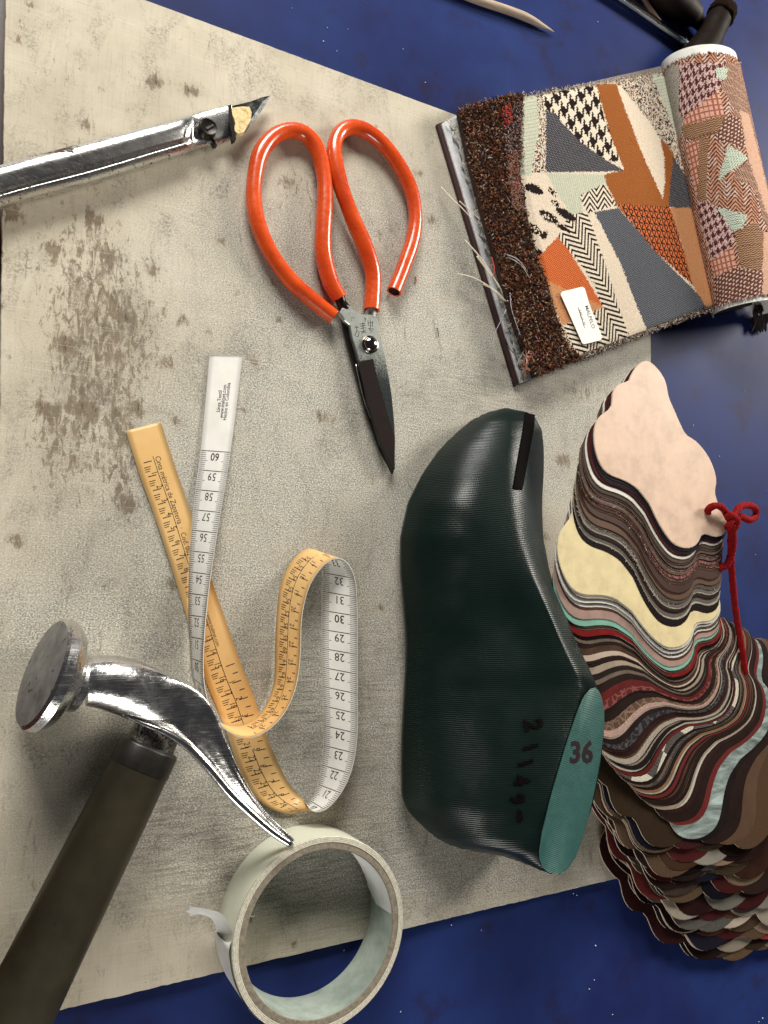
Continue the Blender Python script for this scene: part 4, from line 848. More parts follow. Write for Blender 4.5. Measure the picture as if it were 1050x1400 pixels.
def fabric_book():
    root = thing('fabric_sample_book', 'open fabric sample book with brown tweed, patchwork weave and one page rolled back', 'sample book', P(790, 300, BZ))
    maroon = simple('maroon_board', (.035, .010, .010), .6, var=.2, bumpd=.1)
    cover = [(597.5, 169.5), (612, 165), (908, 100), (985, 95), (1036, 415), (880, 452), (728, 519), (705, 528)]
    V, Fc = plate(cover, BZ+.1, BZ+2.3); part(root, 'cover_board', V, Fc, maroon)
    pg = simple('page_white', (.66, .67, .68), .55, bumpd=.05)
    page = [(604, 169), (617, 160), (640, 163), (760, 330), (740, 500), (726, 522.5), (710, 522), (655, 345)]
    V, Fc = plate([(604, 169), (622, 158), (905, 102), (975, 97), (1030, 410), (880, 449), (726, 519), (711, 524)], BZ+2.5, BZ+3.6); part(root, 'white_page', V, Fc, pg)
    fm_ = fabric_attr_mat('woven_cloth')
    # ---- lower cloths seen as thin layers at the front edge
    for k in range(6):
        o_ = k*.0
        edge = [(628+k*3, 152-k*.6), (905, 94-k*.8), (972, 412+.5*k), (880, 452-k*1.5), (737+k*4, 513-k*1.6)]
        cols_ = [(.10, .09, .08), (.35, .34, .30), (.07, .04, .03), (.28, .27, .24), (.05, .035, .03), (.20, .17, .14)][k]
        V, Fc = plate(edge, BZ+3.8+k*1.05, BZ+4.6+k*1.05); part(root, 'cloth_layer', V, Fc, simple('cloth', cols_, .95, var=.3, vscale=.6, bumpd=.4))
    ZC = BZ+11.5
    # ---- patchwork cloth
    Q = [P(*p, ZC) for p in [(686, 136), (916, 97), (985, 418), (770, 499)]]
    W_ = np.linalg.norm(Q[1]-Q[0]); L_ = np.linalg.norm(Q[3]-Q[0]); st = .36; nu, nv = int(W_/st), int(L_/st)
    s, t_ = np.meshgrid(np.linspace(0, 1, nu+1), np.linspace(0, 1, nv+1))
    left_in = .020*np.exp(-((t_-.45)/.28)**2)
    def pt(s, t_):
        s = s+0*t_; return (Q[0][None]*((1-s)*(1-t_))[:, None]+Q[1][None]*(s*(1-t_))[:, None]+Q[2][None]*(s*t_)[:, None]+Q[3][None]*((1-s)*t_)[:, None])
    sv, tv = s.ravel(), t_.ravel(); V = pt(sv, tv)
    edgew = rng.normal(size=nu+1)*.25
    sag = -1.6*np.clip((tv-.97)/.03, 0, 1)**2-1.6*np.clip((.03-tv)/.03, 0, 1)**2-1.5*np.clip((.03-sv)/.03, 0, 1)
    V[:, 2] += sag+.5*np.sin(V[:, 0]*.07)*np.sin(V[:, 1]*.05)+hsh(ix(sv*W_/.7), ix(tv*L_/.7), 11)*.16
    jit = np.repeat(rng.normal(size=(nu//3+2))*.5, 3)[:nu+1]
    ii = np.arange(nu+1)
    V.reshape(nv+1, nu+1, 3)[0, :, 1] += np.abs(jit); V.reshape(nv+1, nu+1, 3)[-1, :, 1] -= np.abs(jit[::-1])
    Fc = [(j*(nu+1)+i, (j+1)*(nu+1)+i, (j+1)*(nu+1)+i+1, j*(nu+1)+i+1) for j in range(nv) for i in range(nu)]
    sc = (s[:-1, :-1]+.5/nu).ravel(); tc = (t_[:-1, :-1]+.5/nv).ravel(); Cc = pt(sc, tc); px, py = proj(Cc)
    X = (px-580)*2.234; Y = py*2.234; U = sc*nu*.362; Vm = tc*nv*.362
    X = X+(hsh(ix(U/.72), ix(Vm/.72), 21)-.5)*5; Y = Y+(hsh(ix(U/.72), ix(Vm/.72), 22)-.5)*5
    col = pat('cream', U, Vm)
    def fill(poly, kind, X=X, Y=Y, U=U, Vm=Vm, col=col):
        k = inpoly(X, Y, poly)
        if k.any(): col[k] = pat(kind, U[k], Vm[k])
    fill([(295, 270), (356, 280), (362, 400), (325, 540), (290, 530)], 'mint')
    fill([(560, 250), (760, 215), (845, 640), (790, 560), (755, 480), (700, 390), (600, 262)], 'boucle')
    fill([(345, 285), (375, 285), (372, 530), (325, 528), (350, 400)], 'boucle')
    fill([(357, 275), (525, 255), (550, 370), (580, 430), (605, 497), (560, 490), (480, 436), (430, 385), (400, 348), (370, 334)], 'houndstooth')
    fill([(372, 335), (400, 348), (430, 385), (480, 436), (560, 490), (612, 521), (370, 528)], 'dots')
    fill([(522, 255), (586, 255), (612, 330), (660, 450), (728, 605), (733, 560), (728, 470), (718, 418), (745, 445), (762, 475), (745, 634), (590, 628), (562, 570), (550, 531), (612, 519), (570, 420)], 'weave_brown')
    fill([(586, 255), (612, 278), (690, 370), (722, 425), (734, 480), (734, 560), (726, 608), (660, 455)], 'cream')
    fill([(693, 225), (760, 215), (790, 430), (762, 400), (735, 320)], 'mint')
    fill([(760, 478), (800, 540), (840, 638), (745, 633)], 'dots')
    fill([(370, 530), (550, 532), (560, 562), (480, 596), (486, 655), (445, 655), (402, 585)], 'mintv')
    fill([(474, 598), (550, 560), (592, 628), (520, 645), (500, 652)], 'zigzag2')
    fill([(445, 655), (500, 648), (640, 1025), (600, 1080), (470, 1100), (420, 990), (430, 970), (540, 945), (520, 870), (440, 760), (408, 722)], 'zigzag')
    fill([(408, 722), (440, 760), (500, 860), (548, 942), (500, 932), (366, 852), (338, 797)], 'orange')
    fill([(365, 850), (440, 885), (548, 938), (420, 995), (395, 930)], 'tan')
    fill([(500, 652), (526, 643), (684, 1012), (625, 1025), (590, 930)], 'cream')
    fill([(520, 647), (592, 634), (700, 760), (870, 935), (680, 1010), (600, 810)], 'slate')
    fill([(584, 622), (750, 634), (790, 760), (822, 875), (700, 762)], 'kays')
    fill([(748, 634), (840, 634), (905, 950), (860, 940), (820, 875), (788, 750)], 'tan')
    # dark blots
    for bx, by, ra, rb, an in ((335, 578, 30, 13, 25), (391, 588, 18, 8, 45), (380, 662, 34, 13, 32), (412, 688, 32, 7, 38), (432, 655, 36, 12, 30), (340, 700, 46, 10, 38), (368, 718, 9, 13, 20), (322, 770, 34, 14, 10), (300, 600, 14, 10, 30), (430, 700, 24, 5, 30), (400, 622, 17, 7, 35), (346, 768, 20, 10, 30)):
        dx, dy = X-bx, Y-by; a = math.radians(an); q = ((dx*math.cos(a)+dy*math.sin(a))/ra)**2+((-dx*math.sin(a)+dy*math.cos(a))/rb)**2
        hole = (hsh(ix(U/.9), ix(Vm/.9), 33) > .75) & (an > 31)
        ok = (q < 1) & ~hole & (X < 492) & (col[:, 2] > .4); col[ok] = BLK
    # boucle bottom selvedge
    k = tc > .985; col[k] = pat('boucle', U[k], Vm[k])*.45
    o = part(root, 'patchwork_cloth', V, Fc, fm_, 'patchwork weave of houndstooth, dots, orange and slate')
    set_colors(o.data, col)
    o.data.polygons.foreach_set('use_smooth', [True]*len(o.data.polygons))
    # ---- tufts along the cut edges and the brown tweed
    tw_poly = [(628, 150), (640, 146), (697, 128), (716, 128), (712, 180), (711, 240), (722, 300), (735, 352), (748, 385), (760, 430), (778, 470), (795, 490), (742, 512), (732, 515), (722, 490), (700, 430), (680, 360), (655, 270), (640, 210)]
    V, Fc = plate(tw_poly, BZ+8, ZC+.3); part(root, 'tweed_backing', V, Fc, simple('tweed_brown', (.035, .016, .011), .95, var=.5, vscale=.5, bumpd=.8, bscale=.9))
    pal = [(.035, .014, .010), (.06, .022, .013), (.10, .04, .02), (.16, .075, .035), (.02, .01, .008), (.28, .17, .09), (.33, .06, .03), (.42, .32, .24), (.13, .10, .10), (.22, .09, .035), (.20, .22, .24)]
    prob = np.array([.22, .18, .15, .10, .15, .05, .03, .03, .03, .04, .02]); prob /= prob.sum()
    def tufts(name, N, poly, z0, ln, rad, mats, prob, grow=.55, flatd=None):
        tw = np.array(poly); lo, hi = tw.min(0), tw.max(0); mb = MB(); c = 0
        while c < N:
            x, y = rng.uniform(lo[0], hi[0]), rng.uniform(lo[1], hi[1])
            if not inpoly(np.array([x]), np.array([y]), poly)[0]: continue
            c += 1; p = P(x, y, z0+rng.uniform(-.3, .6)); a = rng.uniform(0, 6.28); l = rng.uniform(.5, 1)*ln
            d = np.array([math.cos(a), math.sin(a), rng.uniform(.1, .9)*grow]); e = np.array([-math.sin(a), math.cos(a), 0]); r = rad*rng.uniform(.6, 1.2)
            p1 = p+d*l*.5+[0, 0, .35*l*grow]; p2 = p+d*l+e*rng.normal()*.25*l-[0, 0, .05*l]; up = np.array([0, 0, r])
            V = [p-e*r, p+up, p+e*r, p1-e*r*1.1, p1+up, p1+e*r*1.1, p2-e*r*.4, p2+up*.5, p2+e*r*.4]
            mb.add(V, [(0, 1, 4, 3), (1, 2, 5, 4), (3, 4, 7, 6), (4, 5, 8, 7), (0, 3, 5, 2), (3, 6, 8, 5)], int(rng.choice(len(mats), p=prob)))
        o = part(root, name, mb.v, mb.f, mats, fmat=mb.m, kind='stuff', smooth=True); return o
    fm = [simple('fibre', c_, .9, var=.1, spec=.05) for c_ in pal]
    tufts('tweed_pile', 8500, tw_poly, ZC+.6, 2.5, .34, fm, prob)
    # grey lilac strip with dark checks and a rust patch inside the tweed
    tufts('lilac_pile', 900, [(690, 152), (712, 140), (711, 235), (718, 290), (700, 285), (690, 215)], ZC+1.0, 1.5, .24, [simple('fibre', c_, .9) for c_ in [(.33, .27, .30), (.22, .18, .21), (.03, .02, .02), (.25, .10, .05)]], [.42, .25, .2, .13])
    tufts('rust_pile', 500, [(693, 215), (706, 205), (714, 285), (702, 290)], ZC+1.3, 1.7, .24, [simple('fibre', c_, .9) for c_ in [(.30, .09, .04), (.45, .22, .12), (.10, .03, .015)]], [.5, .25, .25])
    tufts('red_pile', 120, [(686, 150), (697, 140), (700, 165), (690, 178)], ZC+1.3, 1.8, .28, [simple('fibre', c_, .9) for c_ in [(.5, .04, .03), (.2, .02, .015)]], [.6, .4])
    # fringe at the cut edges
    light = [simple('fibre', c_, .9) for c_ in [(.72, .64, .52), (.03, .015, .012), (.35, .14, .07), (.55, .5, .44), (.15, .06, .04)]]
    def strip(a, b, w): 
        a, b = np.array(a, float), np.array(b, float); d = (b-a)/np.linalg.norm(b-a); n_ = np.array([-d[1], d[0]])*w; return [tuple(a-n_), tuple(b-n_), tuple(b+n_), tuple(a+n_)]
    tufts('cut_edge_fringe', 420, strip((716, 130), (912, 99), 2.2), ZC-.3, 1.9, .2, light, [.35, .3, .12, .15, .08], .3)
    tufts('cut_edge_fringe', 520, strip((783, 492), (980, 420), 2.6), ZC-.9, 1.9, .2, light, [.22, .4, .1, .13, .15], .3)
    tufts('cut_edge_fringe', 260, strip((735, 514), (880, 458), 3), BZ+8, 1.9, .2, light, [.1, .5, .1, .15, .15], .3)
    tufts('cut_edge_fringe', 460, strip((628, 152), (716, 130), 3.5), ZC-.3, 3.2, .22, light, [.15, .4, .15, .1, .2], .4)
    tufts('loose_curls', 320, strip((634, 156), (730, 514), 5.5), BZ+9, 6.5, .26, light, [.14, .46, .12, .1, .18], .5)
    tufts('cut_edge_fringe', 200, strip((714, 140), (716, 235), 1.5), ZC+.3, 1.3, .18, light, [.3, .4, .1, .15, .05], .3)
    tufts('cut_edge_fringe', 700, strip((636, 158), (728, 512), 4.0), BZ+8, 4.2, .22, light, [.2, .45, .05, .2, .1], .3)
    # frayed page edge at the left: whitish lining hanging out
    V = []
    for k, y in enumerate(np.linspace(162, 520, 60)):
        x = 622+(y-162)*.285; w = rng.uniform(-2.5, 2.5)
        V += [P(x-7+w, y+2, BZ+5.0), P(x+9, y-2, BZ+8.2)]
    part(root, 'frayed_lining', V, [(2*i, 2*i+2, 2*i+3, 2*i+1) for i in range(59)], simple('lining', (.50, .50, .46), .9, var=.35, vscale=.8, bumpd=.5))
    # loose threads
    cream = simple('cream_thread', (.66, .6, .48), .9); blackt = simple('black_thread', (.012, .01, .01), .8); red = simple('red_thread', (.45, .04, .03), .85); grey = simple('grey_thread', (.42, .43, .47), .8)
    TH = [(cream, .45, [(603, 256, 4), (618, 272, 7), (632, 285, 10), (650, 305, 11)]), (cream, .4, [(628, 275, 8), (645, 290, 10), (656, 300, 11)]), (cream, .5, [(636, 329, 7), (655, 350, 10), (672, 374, 11), (682, 392, 11)]), (cream, .6, [(652, 350, 7), (668, 372, 9), (683, 392, 10), (690, 412, 8)]), (cream, .5, [(624, 374, 5), (648, 380, 8), (672, 394, 10), (690, 412, 11)]),
          (cream, .55, [(660, 388, 7), (678, 398, 9), (696, 416, 10)]), (grey, .35, [(690, 347, 13), (708, 355, 15), (722, 372, 13)]), (cream, .3, [(694, 351, 13), (712, 362, 14), (724, 380, 13)]), (grey, .25, [(692, 423, 12), (684, 440, 9), (675, 462, 6), (678, 490, 5), (693, 510, 5), (702, 522, 5)]), (red, .45, [(672, 352, 11), (676, 368, 12), (673, 380, 12)]),
          (grey, .25, [(697, 400, 13), (700, 425, 13), (712, 460, 13)]), (blackt, .3, [(846, 112, 9), (846, 100, 8), (845, 86, 5)]), (blackt, .3, [(722, 128, 9), (740, 121, 7), (758, 117, 4), (765, 118, 4)]), (grey, .25, [(724, 518, 8), (726, 528, 4), (722, 535, 4)]), (blackt, .3, [(690, 462, 8), (698, 478, 8), (710, 490, 11)]), (grey, .3, [(706, 500, 8), (716, 480, 11), (722, 470, 13)]), (blackt, .3, [(655, 322, 7), (668, 336, 10), (676, 345, 11)]), (cream, .4, [(610, 163, 6), (618, 172, 6), (626, 180, 6)])]
    for m_, r_, pts in TH:
        q = cr([P(x, y, BZ+z) for x, y, z in pts], 18); V, Fc = tube(q, np.linspace(r_, r_*.45, 18), 6); part(root, 'loose_thread', V, Fc, m_, smooth=True)
    mb = MB()
    for k in range(70):
        y = rng.uniform(170, 515); x = 622+(y-162)*.285+rng.normal()*3; a = rng.uniform(.2, 1.4); l = rng.uniform(6, 16)
        q = cr([P(x, y, BZ+9), P(x-l*.3*math.cos(a)+rng.normal(), y+l*.5*math.sin(a), BZ+7.5), P(x-l*.8*math.cos(a), y+l*math.sin(a)*.7, BZ+5)], 6); V, Fc = tube(q, .16, 4); mb.add(V, Fc, int(rng.integers(0, 3)))
    part(root, 'stray_fibres', mb.v, mb.f, [cream, blackt, grey], fmat=mb.m, kind='stuff')
    # orange and grey tuft at the lower corner
    tufts('corner_tuft', 60, [(716, 486), (726, 476), (722, 500), (712, 512)], ZC+1, 5, .3, [simple('fibre', c_, .9) for c_ in [(.42, .12, .05), (.45, .42, .40), (.15, .05, .03)]], [.5, .25, .25])
    # ---- label
    lab = [(766.5, 402), (769, 398.5), (796, 392), (799.5, 394), (806, 416), (823.5, 461), (821, 465), (799, 470.5), (796, 469)]
    V, Fc = plate(lab, ZC+1.0, ZC+1.4); part(root, 'paper_label', V, Fc, simple('label_white', (.76, .74, .67), .5, var=.03))
    mb = MB(); a = math.radians(72)
    for s_, x, y, sz, stx in (('MALPELO', 806.5, 433.5, 8.2, .95), ('AFELIA-05', 795.5, 434, 6.2, .85)):
        g, f = text_geo(s_, 1, 'CENTER', .01 if sz > 7 else 0.0); gx, gy = g[:, 0]*sz*stx, g[:, 1]*sz*.8
        mb.add([P(x+p*math.cos(a)+q*math.sin(a), y+p*math.sin(a)-q*math.cos(a), ZC+1.46) for p, q in zip(gx, gy)], [q[::-1] for q in f])
    l0 = np.array((790.5, 420.0)); l1 = np.array((799.5, 449.0)); n_ = np.array([.95, -.3])*.35
    mb.add([P(*(l0-n_), ZC+1.46), P(*(l0+n_), ZC+1.46), P(*(l1+n_), ZC+1.46), P(*(l1-n_), ZC+1.46)], [(0, 1, 2, 3)])
    part(root, 'label_print', mb.v, mb.f, simple('label_ink', (.03, .03, .03), .6), 'small print reading MALPELO')
    # ---- rolled-back page
    # axis of the roll from its left and right silhouettes
    def rollring(pL, pR, zc, n=64, rr=None):
        a_, b_ = P(*pL, zc), P(*pR, zc); return a_, b_
    La, Lb = (914, 97), (982, 421); Ra, Rb = (1000, 104), (1068, 412)
    r = 15.0; zc = BZ+15.5
    A0 = P(*La, zc+2); A1 = P(*Lb, zc+2); B0 = P(*Ra, zc); B1 = P(*Rb, zc)
    c0, c1 = (A0+B0)/2, (A1+B1)/2; r0, r1 = np.linalg.norm(A0-B0)/2*.96, np.linalg.norm(A1-B1)/2*.96
    ax = (c1-c0)/np.linalg.norm(c1-c0); side = np.cross(ax, [0, 0, 1]); side /= np.linalg.norm(side); up = np.cross(side, ax); 
    if up[2] < 0: up = -up
    if side[0] < 0: side = -side
    def cyl(a, t, k=1.0, ext=0.0):
        a, t = np.asarray(a, float), np.asarray(t, float); rr = (r0+(r1-r0)*t)*k; c = c0+(c1-c0)*t[..., None]
        return c+(np.cos(a)*rr)[..., None]*side+(np.sin(a)*rr*.6)[..., None]*up
    # closed core of pages
    V, Fc = loft([cyl(np.linspace(0, 2*np.pi, 48, endpoint=False), np.full(48, t), .93) for t in np.linspace(.0, 1.0, 6)], cap=False)
    pw = simple('page_paper', (.72, .72, .66), .6, bumpd=.05)
    m_, r__ = MB(), 0
    Vo, Fo = loft([cyl(np.linspace(-.9, np.pi+.9, 60), np.full(60, t), .965) for t in np.linspace(-.045, 1.022, 8)], closed=False, cap=False)
    Vi, Fi = loft([cyl(np.linspace(-.9, np.pi+.9, 60), np.full(60, t), .945) for t in np.linspace(-.045, 1.022, 8)], closed=False, cap=False)
    mb = MB(); mb.add(Vo, Fo); mb.add(Vi, [q[::-1] for q in Fi]); part(root, 'rolled_page', mb.v, mb.f, pw, 'white paper edge of the rolled page', smooth=True)
    arc_lo, arc_hi = -.55, math.pi+.75; na, nl = 190, 330
    aa, tt = np.meshgrid(np.linspace(arc_hi, arc_lo, na+1), np.linspace(0, 1, nl+1)); V = cyl(aa.ravel(), tt.ravel())
    Us = (arc_hi-aa.ravel())*(r0+r1)/2; Ls = tt.ravel()*np.linalg.norm(c1-c0)
    V += up*(hsh(ix(Us/.7), ix(Ls/.7), 4)*.28)[:, None]
    Vg = V.reshape(nl+1, na+1, 3); j_ = np.abs(np.repeat(rng.normal(size=na//2+2), 2)[:na+1])*.8; Vg[0] += -ax*j_[:, None]; Vg[-1] += ax*j_[::-1, None]
    Fc = [(j*(na+1)+i, (j+1)*(na+1)+i, (j+1)*(na+1)+i+1, j*(na+1)+i+1) for j in range(nl) for i in range(na)]
    ac = (aa[:-1, :-1]+(aa[0, 1]-aa[0, 0])/2).ravel(); tc = (tt[:-1, :-1]+.5/nl).ravel(); px, py = proj(cyl(ac, tc))
    U = (arc_hi-ac)*(r0+r1)/2; Lm = tc*np.linalg.norm(c1-c0); X = (px-900)*3.787+(hsh(ix(U/.7), ix(Lm/.7), 41)-.5)*8; Y = (py-70)*3.787+(hsh(ix(U/.7), ix(Lm/.7), 42)-.5)*8
    col = pat('zig_brown', U, Lm)
    def fl(poly, kind): 
        k = inpoly(X, Y, poly)
        if k.any(): col[k] = pat(kind, U[k], Lm[k])
    fl([(330, 60), (700, 60), (700, 560), (440, 430), (400, 330), (345, 210), (320, 200)], 'lines')
    fl([(30, 60), (120, 80), (130, 400), (90, 500), (30, 300)], 'greyweave'); fl([(110, 60), (345, 60), (322, 200), (160, 322), (105, 345)], 'h_maroon')
    fl([(300, 85), (360, 90), (350, 150), (300, 140)], 'mintdots')
    fl([(160, 320), (310, 200), (345, 330), (150, 385), (110, 400)], 'salmon'); fl([(120, 390), (345, 330), (330, 410), (200, 470), (130, 450)], 'brown_dots')
    fl([(345, 335), (420, 340), (450, 500), (300, 460), (320, 400)], 'flecks'); fl([(140, 480), (215, 460), (205, 760), (195, 770)], 'salmon'); fl([(210, 455), (260, 450), (250, 780), (200, 770)], 'brown_dots')
    fl([(470, 560), (700, 860), (700, 1100), (540, 870), (500, 700), (380, 660), (400, 620)], 'lines'); fl([(360, 485), (468, 552), (308, 672)], 'mintdots'); fl([(285, 800), (462, 850), (430, 920), (375, 935)], 'mintdots')
    fl([(200, 780), (290, 795), (400, 960), (370, 1020), (270, 1085), (230, 950)], 'h_maroon'); fl([(270, 1085), (380, 1010), (405, 1120), (290, 1170)], 'salmon')
    fl([(395, 940), (500, 880), (560, 960), (530, 1150), (420, 1110)], 'brown_dots'); fl([(285, 1170), (405, 1120), (540, 1140), (560, 1400), (300, 1400)], 'flecks')
    fl([(545, 940), (700, 900), (700, 1400), (535, 1400)], 'peach'); fl([(420, 300), (470, 330), (600, 860), (560, 840), (465, 550)], 'peach')
    o = part(root, 'rolled_cloth', V, Fc, fm_, 'pink and brown back of the weave, rolled over', smooth=True); set_colors(o.data, col)
    mb = MB()
    for k in range(420):
        e = rng.integers(0, 2); t0 = float(e); a = rng.uniform(.1, math.pi+.5); p = cyl(np.array(a), np.array(t0)); sgn = 1 if e else -1
        q = p+ax*sgn*rng.uniform(.5, 2.2)+side*rng.normal()*.5+up*rng.normal()*.5; V, Fc = tube(cr([p, (p+q)/2+up*.3, q], 4), .2, 4); mb.add(V, Fc, int(rng.integers(0, 3)))
    part(root, 'rolled_fringe', mb.v, mb.f, [simple('fibre', c_, .9) for c_ in [(.13, .03, .03), (.55, .38, .34), (.05, .03, .03)]], fmat=mb.m, kind='stuff')
fabric_book()

# ------------------------------------------------------------------ bundle of leather swatches
def swatches():
    Z = [(455, 50), (475, 57), (492, 72), (510, 92), (524, 112), (534, 130), (542, 155), (549, 195), (560, 228), (575, 260), (588, 292), (602, 322), (616, 352), (634, 374), (665, 393), (692, 420), (715, 450), (733, 482), (745, 512), (753, 540), (757, 568), (754, 592), (750, 612), (756, 640), (764, 665), (775, 682), (790, 700), (801, 722), (803, 752), (799, 780), (787, 797), (765, 807), (742, 805), (720, 797), (705, 796), (692, 803), (684, 822), (668, 843), (645, 855), (620, 856), (598, 850), (575, 838), (552, 814), (528, 780), (507, 744), (488, 706), (468, 664), (445, 634), (420, 603), (388, 579), (350, 560), (312, 546), (282, 527), (262, 503), (248, 474), (237, 437), (231, 400), (230, 365), (235, 330), (247, 302), (265, 282), (288, 266), (302, 252), (308, 232), (308, 208), (312, 186), (324, 165), (344, 149), (366, 142), (380, 137), (388, 118), (400, 95), (415, 74), (432, 58)]
    ZT = 50.0
    out = np.array([P(740+x/3.18, 480+y/3.18, BZ+ZT)[:2] for x, y in Z]); hole = P(740+728/3.18, 480+697/3.18, BZ+ZT)[:2]
    die = out-hole; die = cr(np.vstack([die, die[:1]]), 97)[:-1]; nd = len(die); cd = die.mean(0)
    root = thing('leather_swatch_bundle', 'fanned stack of cloud-shaped leather swatches tied with red cord, right of the last', 'swatch bundle', P(930, 950, 0))
    edge_pale = simple('raw_edge', (.66, .52, .40), .9, var=.25, vscale=1.5); edge_white = simple('white_edge', (.62, .60, .55), .8); edge_dark = simple('dark_edge', (.05, .03, .022), .9, var=.3, vscale=1.5)
    def add(px, py, ang, z, th, m, em, label=None, wav=0, tilt=(0, 0), scl=1.0):
        """one swatch: hole at the measured spot, turned by ang degrees, underside at z"""
        scl = scl*(H-BZ-z)/(H-BZ-50.0)
        h = P(px, py, BZ+z)[:2]; a = math.radians(ang); c, s = math.cos(a), math.sin(a); R_ = np.array([[c, -s], [s, c]])
        d = (die*scl)@R_.T+h; cc = cd@R_.T+h; k = rng.uniform(0, 6)
        fz = (.25*np.sin(np.arange(nd)*.39+k)+.2*np.sin(np.arange(nd)*.9+k*2))*wav
        def zz(q, f): return BZ+z+(q[:, 0]-h[0])*tilt[0]+(q[:, 1]-h[1])*tilt[1]+f
        r0 = d; r1 = cc+(d-cc)*.993; r2 = cc+(d-cc)*.6; r3 = cc+(d-cc)*.25
        st = lambda q, zo: np.column_stack([q, zz(q, fz*0+zo)])
        V = np.vstack([np.column_stack([r0, zz(r0, fz)]), np.column_stack([r0, zz(r0, fz+th*.8)]), np.column_stack([r1, zz(r1, fz+th)]), np.column_stack([r2, zz(r2, fz*.4+th)]), np.column_stack([r3, zz(r3, fz*.1+th)])])
        Fc = []; fm = []
        for r_ in range(4):
            for j in range(nd): Fc.append((r_*nd+j, (r_+1)*nd+j, (r_+1)*nd+(j+1) % nd, r_*nd+(j+1) % nd)); fm.append(1 if r_ < 1 else 0)
        Fc.append(tuple(4*nd+j for j in range(nd-1, -1, -1))); fm.append(0); Fc.append(tuple(range(nd))); fm.append(1)
        return part(root, 'swatch', V, Fc, [m, em], label, fmat=fm, auto=12)
    D_ = edge_dark; Pp = edge_pale; Wt = edge_white
    K = {  # index : hole x, y, angle
    }
    A_ = [  # colour, kind, edge, gap below the previous one (px step weight), thickness, label
        ((.70, .50, .37), 'smooth', Pp, 0, 1.3, 'topmost peach swatch'), ((.012, .012, .022), 'plain', D_, 1.0, 1.4, 'dark navy'), ((.02, .016, .03), 'plain', D_, .6, 1.2, None), ((.10, .018, .018), 'plain', D_, .4, .8, 'maroon'), ((.72, .69, .62), 'smooth', Wt, .8, 1.2, 'white'),
        ((.10, .065, .05), 'plain', D_, .5, .8, None), ((.16, .12, .09), 'suede', D_, .35, .8, None), ((.20, .15, .12), 'suede', Pp, .35, .8, None), ((.10, .025, .022), 'glitter', D_, .55, 1.1, 'dark red glitter'), ((.22, .16, .12), 'suede', D_, .35, .8, None), ((.14, .03, .025), 'glitter', D_, .45, 1.1, 'dark red glitter'), ((.06, .03, .02), 'glitter', D_, .4, 1.0, None),
        ((.045, .018, .012), 'smooth', D_, 1.3, 1.0, 'smooth dark brown'), ((.10, .05, .03), 'smooth', D_, .5, .8, None), ((.12, .10, .08), 'suede', Pp, .45, 1.0, 'grey-brown suede'), ((.20, .17, .15), 'suede', Wt, .35, .9, None), ((.02, .012, .01), 'plain', D_, .6, 1.0, 'black'), ((.16, .14, .12), 'suede', Wt, .35, .9, None), ((.008, .004, .004), 'plain', D_, 1.0, 1.2, 'black'),
        ((.72, .60, .34), 'smooth', Wt, 2.6, 1.0, 'glossy cream yellow'), ((.60, .57, .48), 'smooth', Wt, .4, .7, None), ((.08, .07, .06), 'plain', Wt, .3, .6, None), ((.72, .70, .64), 'smooth', Wt, .4, .8, 'white'), ((.12, .11, .1), 'plain', Wt, .25, .6, None), ((.74, .72, .66), 'smooth', Wt, .5, .8, None), ((.35, .23, .19), 'smooth', Wt, 1.2, .9, 'mauve taupe'), ((.20, .42, .33), 'smooth', D_, .7, .9, 'mint green'), ((.07, .028, .013), 'smooth', Pp, .9, .8, 'brown'), ((.25, .018, .018), 'patent', Pp, .9, 1.0, 'dark red'),
        ((.012, .005, .006), 'patent', D_, .9, 1.0, 'black patent'), ((.48, .38, .30), 'smooth', Wt, 1.2, .9, 'beige'), ((.02, .012, .01), 'plain', D_, .6, .8, None), ((.09, .014, .011), 'motif', D_, .9, .9, 'red-brown patterned'), ((.60, .38, .31), 'lattice', D_, .8, .8, 'pink lattice print'), ((.018, .016, .018), 'motif', D_, 1.2, .9, 'black patterned'), ((.10, .02, .02), 'plain', D_, .5, .7, None), ((.50, .42, .33), 'lattice', D_, .8, .8, None), ((.012, .008, .008), 'plain', D_, .6, .8, 'black'),
        ((.62, .58, .46), 'checker', D_, 1.3, .9, 'cream and black checked'), ((.03, .014, .008), 'lattice', D_, .8, .8, None), ((.20, .11, .05), 'smooth', Pp, .6, .7, 'tan'), ((.015, .006, .005), 'plain', D_, .9, .8, 'black'), ((.03, .015, .01), 'plain', D_, .5, .7, None), ((.46, .45, .38), 'smooth', Wt, .9, .8, 'light grey'), ((.27, .33, .31), 'marble', Wt, 1.2, .9, 'blue-grey marbled'), ((.10, .056, .032), 'suede', Pp, 1.5, 1.1, 'brown suede')]
    w = np.cumsum([a[3] for a in A_]); w /= w[-1]
    # course of the tied corner and of the turn, by fraction of the way down
    fr = [0, w[4], w[8], w[12], w[18], w[19], w[25], w[26], w[29], w[30], w[33], w[38], w[43], w[44], w[45]]
    hx = [969, 964, 962, 960, 957, 954, 954, 954, 956, 957, 967, 983, 1001, 1015, 1040]
    hy = [699, 711, 727, 756, 800, 812, 834, 838, 850, 854, 866, 880, 891, 907, 912]
    ha = [0, 2, 2, 0, -1, 12, 14, 15, 18, 24, 48, 63, 74, 82, 102]
    hs = [1, 1.02, 1.04, 1.06, 1.08, 1.1, 1.1, 1.1, 1.1, 1.1, 1.1, 1.1, 1.11, 1.12, 1.08]
    zt = ZT
